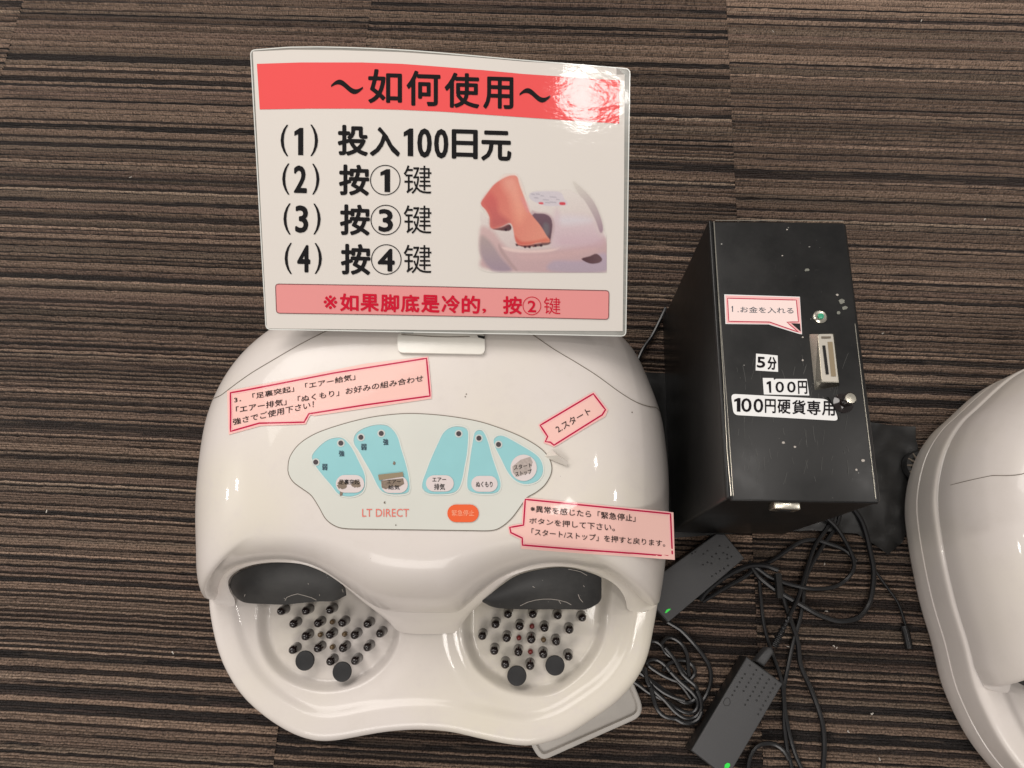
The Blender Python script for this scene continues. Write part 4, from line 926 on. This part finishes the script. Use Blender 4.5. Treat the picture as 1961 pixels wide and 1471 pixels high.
dots = [(598, 230), (660, 275), (722, 322), (785, 368), (850, 415), (548, 315), (633, 318), (520, 355), (608, 360), (697, 362), (497, 395), (585, 400), (675, 403), (762, 405), (472, 440), (560, 440), (650, 445), (738, 450), (825, 455), (447, 480), (535, 482), (628, 488), (713, 492), (800, 497), (423, 522), (602, 530), (690, 532), (778, 540), (577, 572), (665, 575), (753, 580), (550, 617), (728, 625), (705, 665), (680, 712)]
ad, mpa = adapter('dark grey power adapter with a lead plugged in, nearest the bottom of the picture', [(1430.6, 1257), (1500.4, 1309), (1393, 1492), (1323, 1438)], .03, None, A5([(345, 1240), (352, 1208), (375, 1190), (400, 1198), (402, 1222), (385, 1244)]), A5(dots))
ribbon('moulded_mark', A5([(352, 562), (375, 548), (398, 560), (405, 600), (385, 628), (350, 625), (335, 595)]), 1.2, mpa, M['adapter_side'], ad, .0002, close=True)
A8 = conv(1240, 800, 3.922)
d2 = [(x + 0, y + 0) for x, y in [(360, 1010), (450, 1000), (540, 965), (335, 1022), (420, 1025), (515, 1022), (605, 975), (485, 1045), (570, 1018), (598, 1030), (415, 1105), (450, 1088), (480, 1095), (540, 1062), (600, 1060), (630, 1045), (485, 1192), (515, 1172), (545, 1152), (575, 1135), (605, 1112)]]
ad2, mpb = adapter('dark grey power adapter half in shadow, between the massager and the coin box', [(1279.5, 1193), (1427, 1069), (1389, 1022), (1372, 1021), (1222, 1130)], .03, None, [(1273, 1174), (1276, 1168), (1280, 1166), (1285, 1166), (1281, 1170), (1276, 1174)], A8(d2))
def cable(label, px, r=.0021, z=.004, name='cable', parent=None, step=.004, group='black cables on the carpet'):
    pts = [P(p[0], p[1], p[2] if len(p) > 2 else z) for p in px]; q = smooth_line(pts, step)
    q[:, 2] += .0006 * np.sin(np.arange(len(q)) * .5); o = obj(name, *tube_vf(q, r * 1.3, 8), M['cable'], parent)
    if parent is None: tag(o, label, 'cable', group)
    return o
K = conv(1400, 980, 5.447)
cable('black cable making the widest loop in front of the coin box', K([(200, 545), (245, 620), (300, 690), (400, 770), (490, 830), (620, 910), (740, 980), (900, 1070), (1080, 1135), (1200, 1140), (1330, 1100), (1430, 980), (1470, 850), (1485, 680), (1480, 560), (1450, 400), (1410, 240), (1360, 100), (1300, 0), (1230, -90)]), .0024, .006)
cable('black cable making the smaller inner loop in front of the coin box', K([(180, 520), (240, 570), (300, 610), (380, 670), (460, 705), (600, 755), (800, 800), (950, 805), (1100, 775), (1220, 690), (1275, 600), (1275, 500), (1220, 360), (1120, 190), (1000, 70), (930, 0)]), .0019, .009)
cable('black cable arching over the lower adapter edge towards the coin box', [(1340, 1150), (1355, 1130), (1394, 1101), (1432, 1084), (1463, 1083), (1490, 1092)], .0024, .012)
cable('black cable running along below the half shadowed adapter', [(1345, 1152), (1386, 1127), (1425, 1105), (1450, 1085), (1479, 1073), (1529, 1040), (1560, 1034), (1588, 1042), (1618, 1054), (1640, 1075)], .0020, .004)
cable('black cable coming straight down from behind the coin box', K([(1135, 35), (1100, 150), (1040, 240), (950, 370), (850, 530), (790, 660), (762, 780), (758, 860), (745, 970), (725, 1080), (680, 1250), (640, 1400)]) + [(1514, 1252), (1505, 1294), (1501, 1319), (1503, 1356), (1507, 1385), (1514, 1416), (1525, 1449), (1540, 1480), (1560, 1520)], .0019, .003)
cable('thin black cable dropping beside the adapter plug and off the bottom edge', [(1452, 1090), (1454, 1114), (1457, 1145), (1462, 1191), (1470, 1226), (1482, 1259), (1495, 1299), (1501, 1345), (1502, 1393), (1507, 1433), (1516, 1468), (1524, 1510)], .0017, .003)
cable('black cable wandering down the open carpet to the right of the adapter', [(1492, 1100), (1496, 1130), (1503, 1154), (1514, 1187), (1527, 1228), (1533, 1272), (1549, 1311), (1562, 1344), (1572, 1373), (1577, 1398), (1578, 1435), (1576, 1470), (1574, 1520)], .0022, .003)
cable('black cable curling up at the bottom edge of the picture', [(1428, 1500), (1432, 1470), (1436, 1449), (1448, 1431), (1465, 1424), (1485, 1426), (1501, 1438), (1510, 1455)], .0019, .004)
tag(obj('cable', *join_vf([tube_vf(smooth_line([P(x, y, .003) for x, y in K([(1480, 560), (1500, 610), (1620, 780), (1740, 950), (1800, 1120), (1830, 1220)])], .004), .0016), tube_vf(smooth_line([P(x, y, .004) for x, y in K([(1800, 1190), (1830, 1290), (1860, 1430)])], .004), .0042, 10)]), M['cable'], None), 'thin black cable with a barrel plug, beside the second massager', 'cable', 'black cables on the carpet')
cable('thin black cable slanting between the sign and the coin box', [(1275, 590), (1262, 618), (1248, 645), (1232, 668), (1218, 700)], .0018, .003)
C = conv(1100, 1160, 4.73)
coil = [[(800, 590), (850, 530), (930, 495), (1020, 500), (1080, 560), (1090, 620), (1040, 680), (960, 690), (840, 650), (720, 580), (650, 520), (690, 490), (750, 490), (820, 540), (900, 640), (1000, 760), (1060, 850)],
        [(560, 590), (605, 615), (700, 680), (820, 770), (940, 850), (1020, 880), (1090, 850), (1110, 780), (1090, 720), (980, 620), (900, 480), (820, 380)],
        [(540, 690), (585, 720), (680, 790), (820, 860), (920, 930), (1000, 965), (1070, 970), (1110, 930), (1115, 860), (1060, 780), (960, 690), (870, 600)],
        [(640, 560), (660, 690), (720, 770), (820, 860), (900, 950), (980, 1010), (1060, 1025), (1120, 990), (1150, 930), (1140, 840), (1110, 770)],
        [(690, 740), (715, 840), (740, 920), (790, 985), (850, 1015), (920, 1025), (970, 1055), (1050, 1065), (1120, 1030), (1155, 960)],
        [(660, 330), (720, 320), (780, 350), (830, 430), (900, 480), (960, 560), (1030, 635)], [(780, 350), (840, 290), (910, 300), (980, 360), (1020, 450), (1030, 560), (1040, 640)],
        [(620, 560), (640, 620), (700, 700), (800, 780), (900, 830), (1000, 860)]]
tag(obj('cable_coil', *join_vf([tube_vf(smooth_line([P(x, y, .003 + .0022 * (k % 5)) for x, y in C(c)], .003), .0023) for k, c in enumerate(coil)]), M['cable'], None), 'tangled coil of thin black cable beside the massager tray', 'cable coil')
cable('black cable bowing round the tangled coil from the adapter corner', C([(800, 120), (880, 170), (960, 220), (1060, 320), (1150, 430), (1220, 550), (1235, 680), (1200, 800), (1160, 865)]), .0019, .004)
# plug with ribbed strain relief in the adapter
plug = thing('power_plug', 'black lead with a ribbed strain relief plugged into the lower adapter', 'plug', tuple(P(1475, 1240, 0)))
quad = [P(x, y, .022)[:2] for x, y in C([(1642, 505), (1752, 375), (1790, 378), (1812, 425), (1722, 558), (1700, 545)])]
obj('plug_body', *prism_vf(quad, .006, .022, .003, 3), M['adapter'], plug)
ax = smooth_line([P(x, y, .016) for x, y in ((1482, 1238), (1490, 1222), (1500, 1202), (1512, 1180))], .001)
rr = [.0052 * (1 - .5 * i / len(ax)) * (1.0 if (i // 2) % 2 else .72) for i in range(len(ax))]
obj('strain_relief', *tube_vf(ax, rr, 12), M['cable'], plug)
obj('lead', *tube_vf(smooth_line([P(x, y, z) for (x, y, z) in [(1509, 1184, .016), (1519, 1165, .012), (1528, 1145, .009), (1536, 1119, .008), (1547, 1083, .006), (1561, 1044, .006), (1580, 1017, .005), (1595, 993, .004), (1600, 975, .004)]], .004), .0024), M['cable'], plug)
tie = [P(x, y, .012) for x, y in ((1489, 1098), (1491, 1118), (1493, 1146))]
tag(obj('cable_tie', *tube_vf(smooth_line(tie, .003), .0042), M['adapter_side'], None), 'black tie binding the two looping cables', 'cable tie')

# ---------------------------------------------------------------- plastic tray corner under the machine, wheel
tp = [P(x, y, .006)[:2] for x, y in ((1213, 1308), (1231, 1352), (1225, 1374), (1036, 1458), (1015, 1425))]
tp_r = rounded([tp[0], tp[1], tp[2], tp[3], tp[4], (tp[4][0] - .02, tp[4][1] + .08), (tp[0][0] - .03, tp[0][1] + .07)], .009, 4)
pt = thing('plastic_tray', 'shallow translucent white plastic tray poking out beneath the massager', 'tray', (np.mean([p[0] for p in tp]), np.mean([p[1] for p in tp]), 0))
obj('tray_floor', *prism_vf(tp_r, .0005, .0035, .0006), M['tray_white'], pt)
tpo = np.array(tp_r); tpi = off(tpo, .006)
obj('tray_rim', *fix(loops_vf([at_z(tpo, .001), at_z(tpo, .006), at_z(off(tpo, .0012), .007), at_z(off(tpo, .0045), .0068), at_z(tpi, .0037)])), M['tray_white'], pt)
wc = P(1762, 893, .012)
wh = thing('caster_wheel', 'black spoked plastic wheel lying by the second massager', 'wheel', (wc[0], wc[1], 0))
obj('tyre', *lathe_vf([(.0115, .004), (.0165, .004), (.0185, .007), (.0185, .012), (.0165, .015), (.0125, .015), (.0115, .013)], 40, (wc[0], wc[1], 0)), M['tyre'], wh)
for k in range(12):
    a = 2 * math.pi * k / 12; o = obj('spoke', *box_vf(.004, .0165, -.0009, .0009, .012, .0158, .0004, 1), M['gap'], None)
    o.parent = wh; o.location = (0, 0, 0); o.rotation_euler.z = a
obj('hub', *lathe_vf([(.0055, .004), (.0055, .017), (.004, .0185)], 20, (wc[0], wc[1], 0)), M['chrome'], wh)

# ---------------------------------------------------------------- the second machine
skip = set(o.name for o in first_extras)
def copy_tree(o, parent):
    c = o.copy(); col.objects.link(c); c.parent = parent
    for ch in [q for q in list(col.objects) if q.parent == o]: copy_tree(ch, c)
    return c
r2 = root.copy(); col.objects.link(r2)
r2['label'] = 'second off-white foot massager cut off by the right edge, without stickers'
r2.location = (MC[0] + .772, MC[1] - .045, 0)
for ch in [q for q in list(col.objects) if q.parent == root]:
    if ch.name in skip or ch.name.startswith(('lifted_tape', 'grime_speck')): continue
    copy_tree(ch, r2)
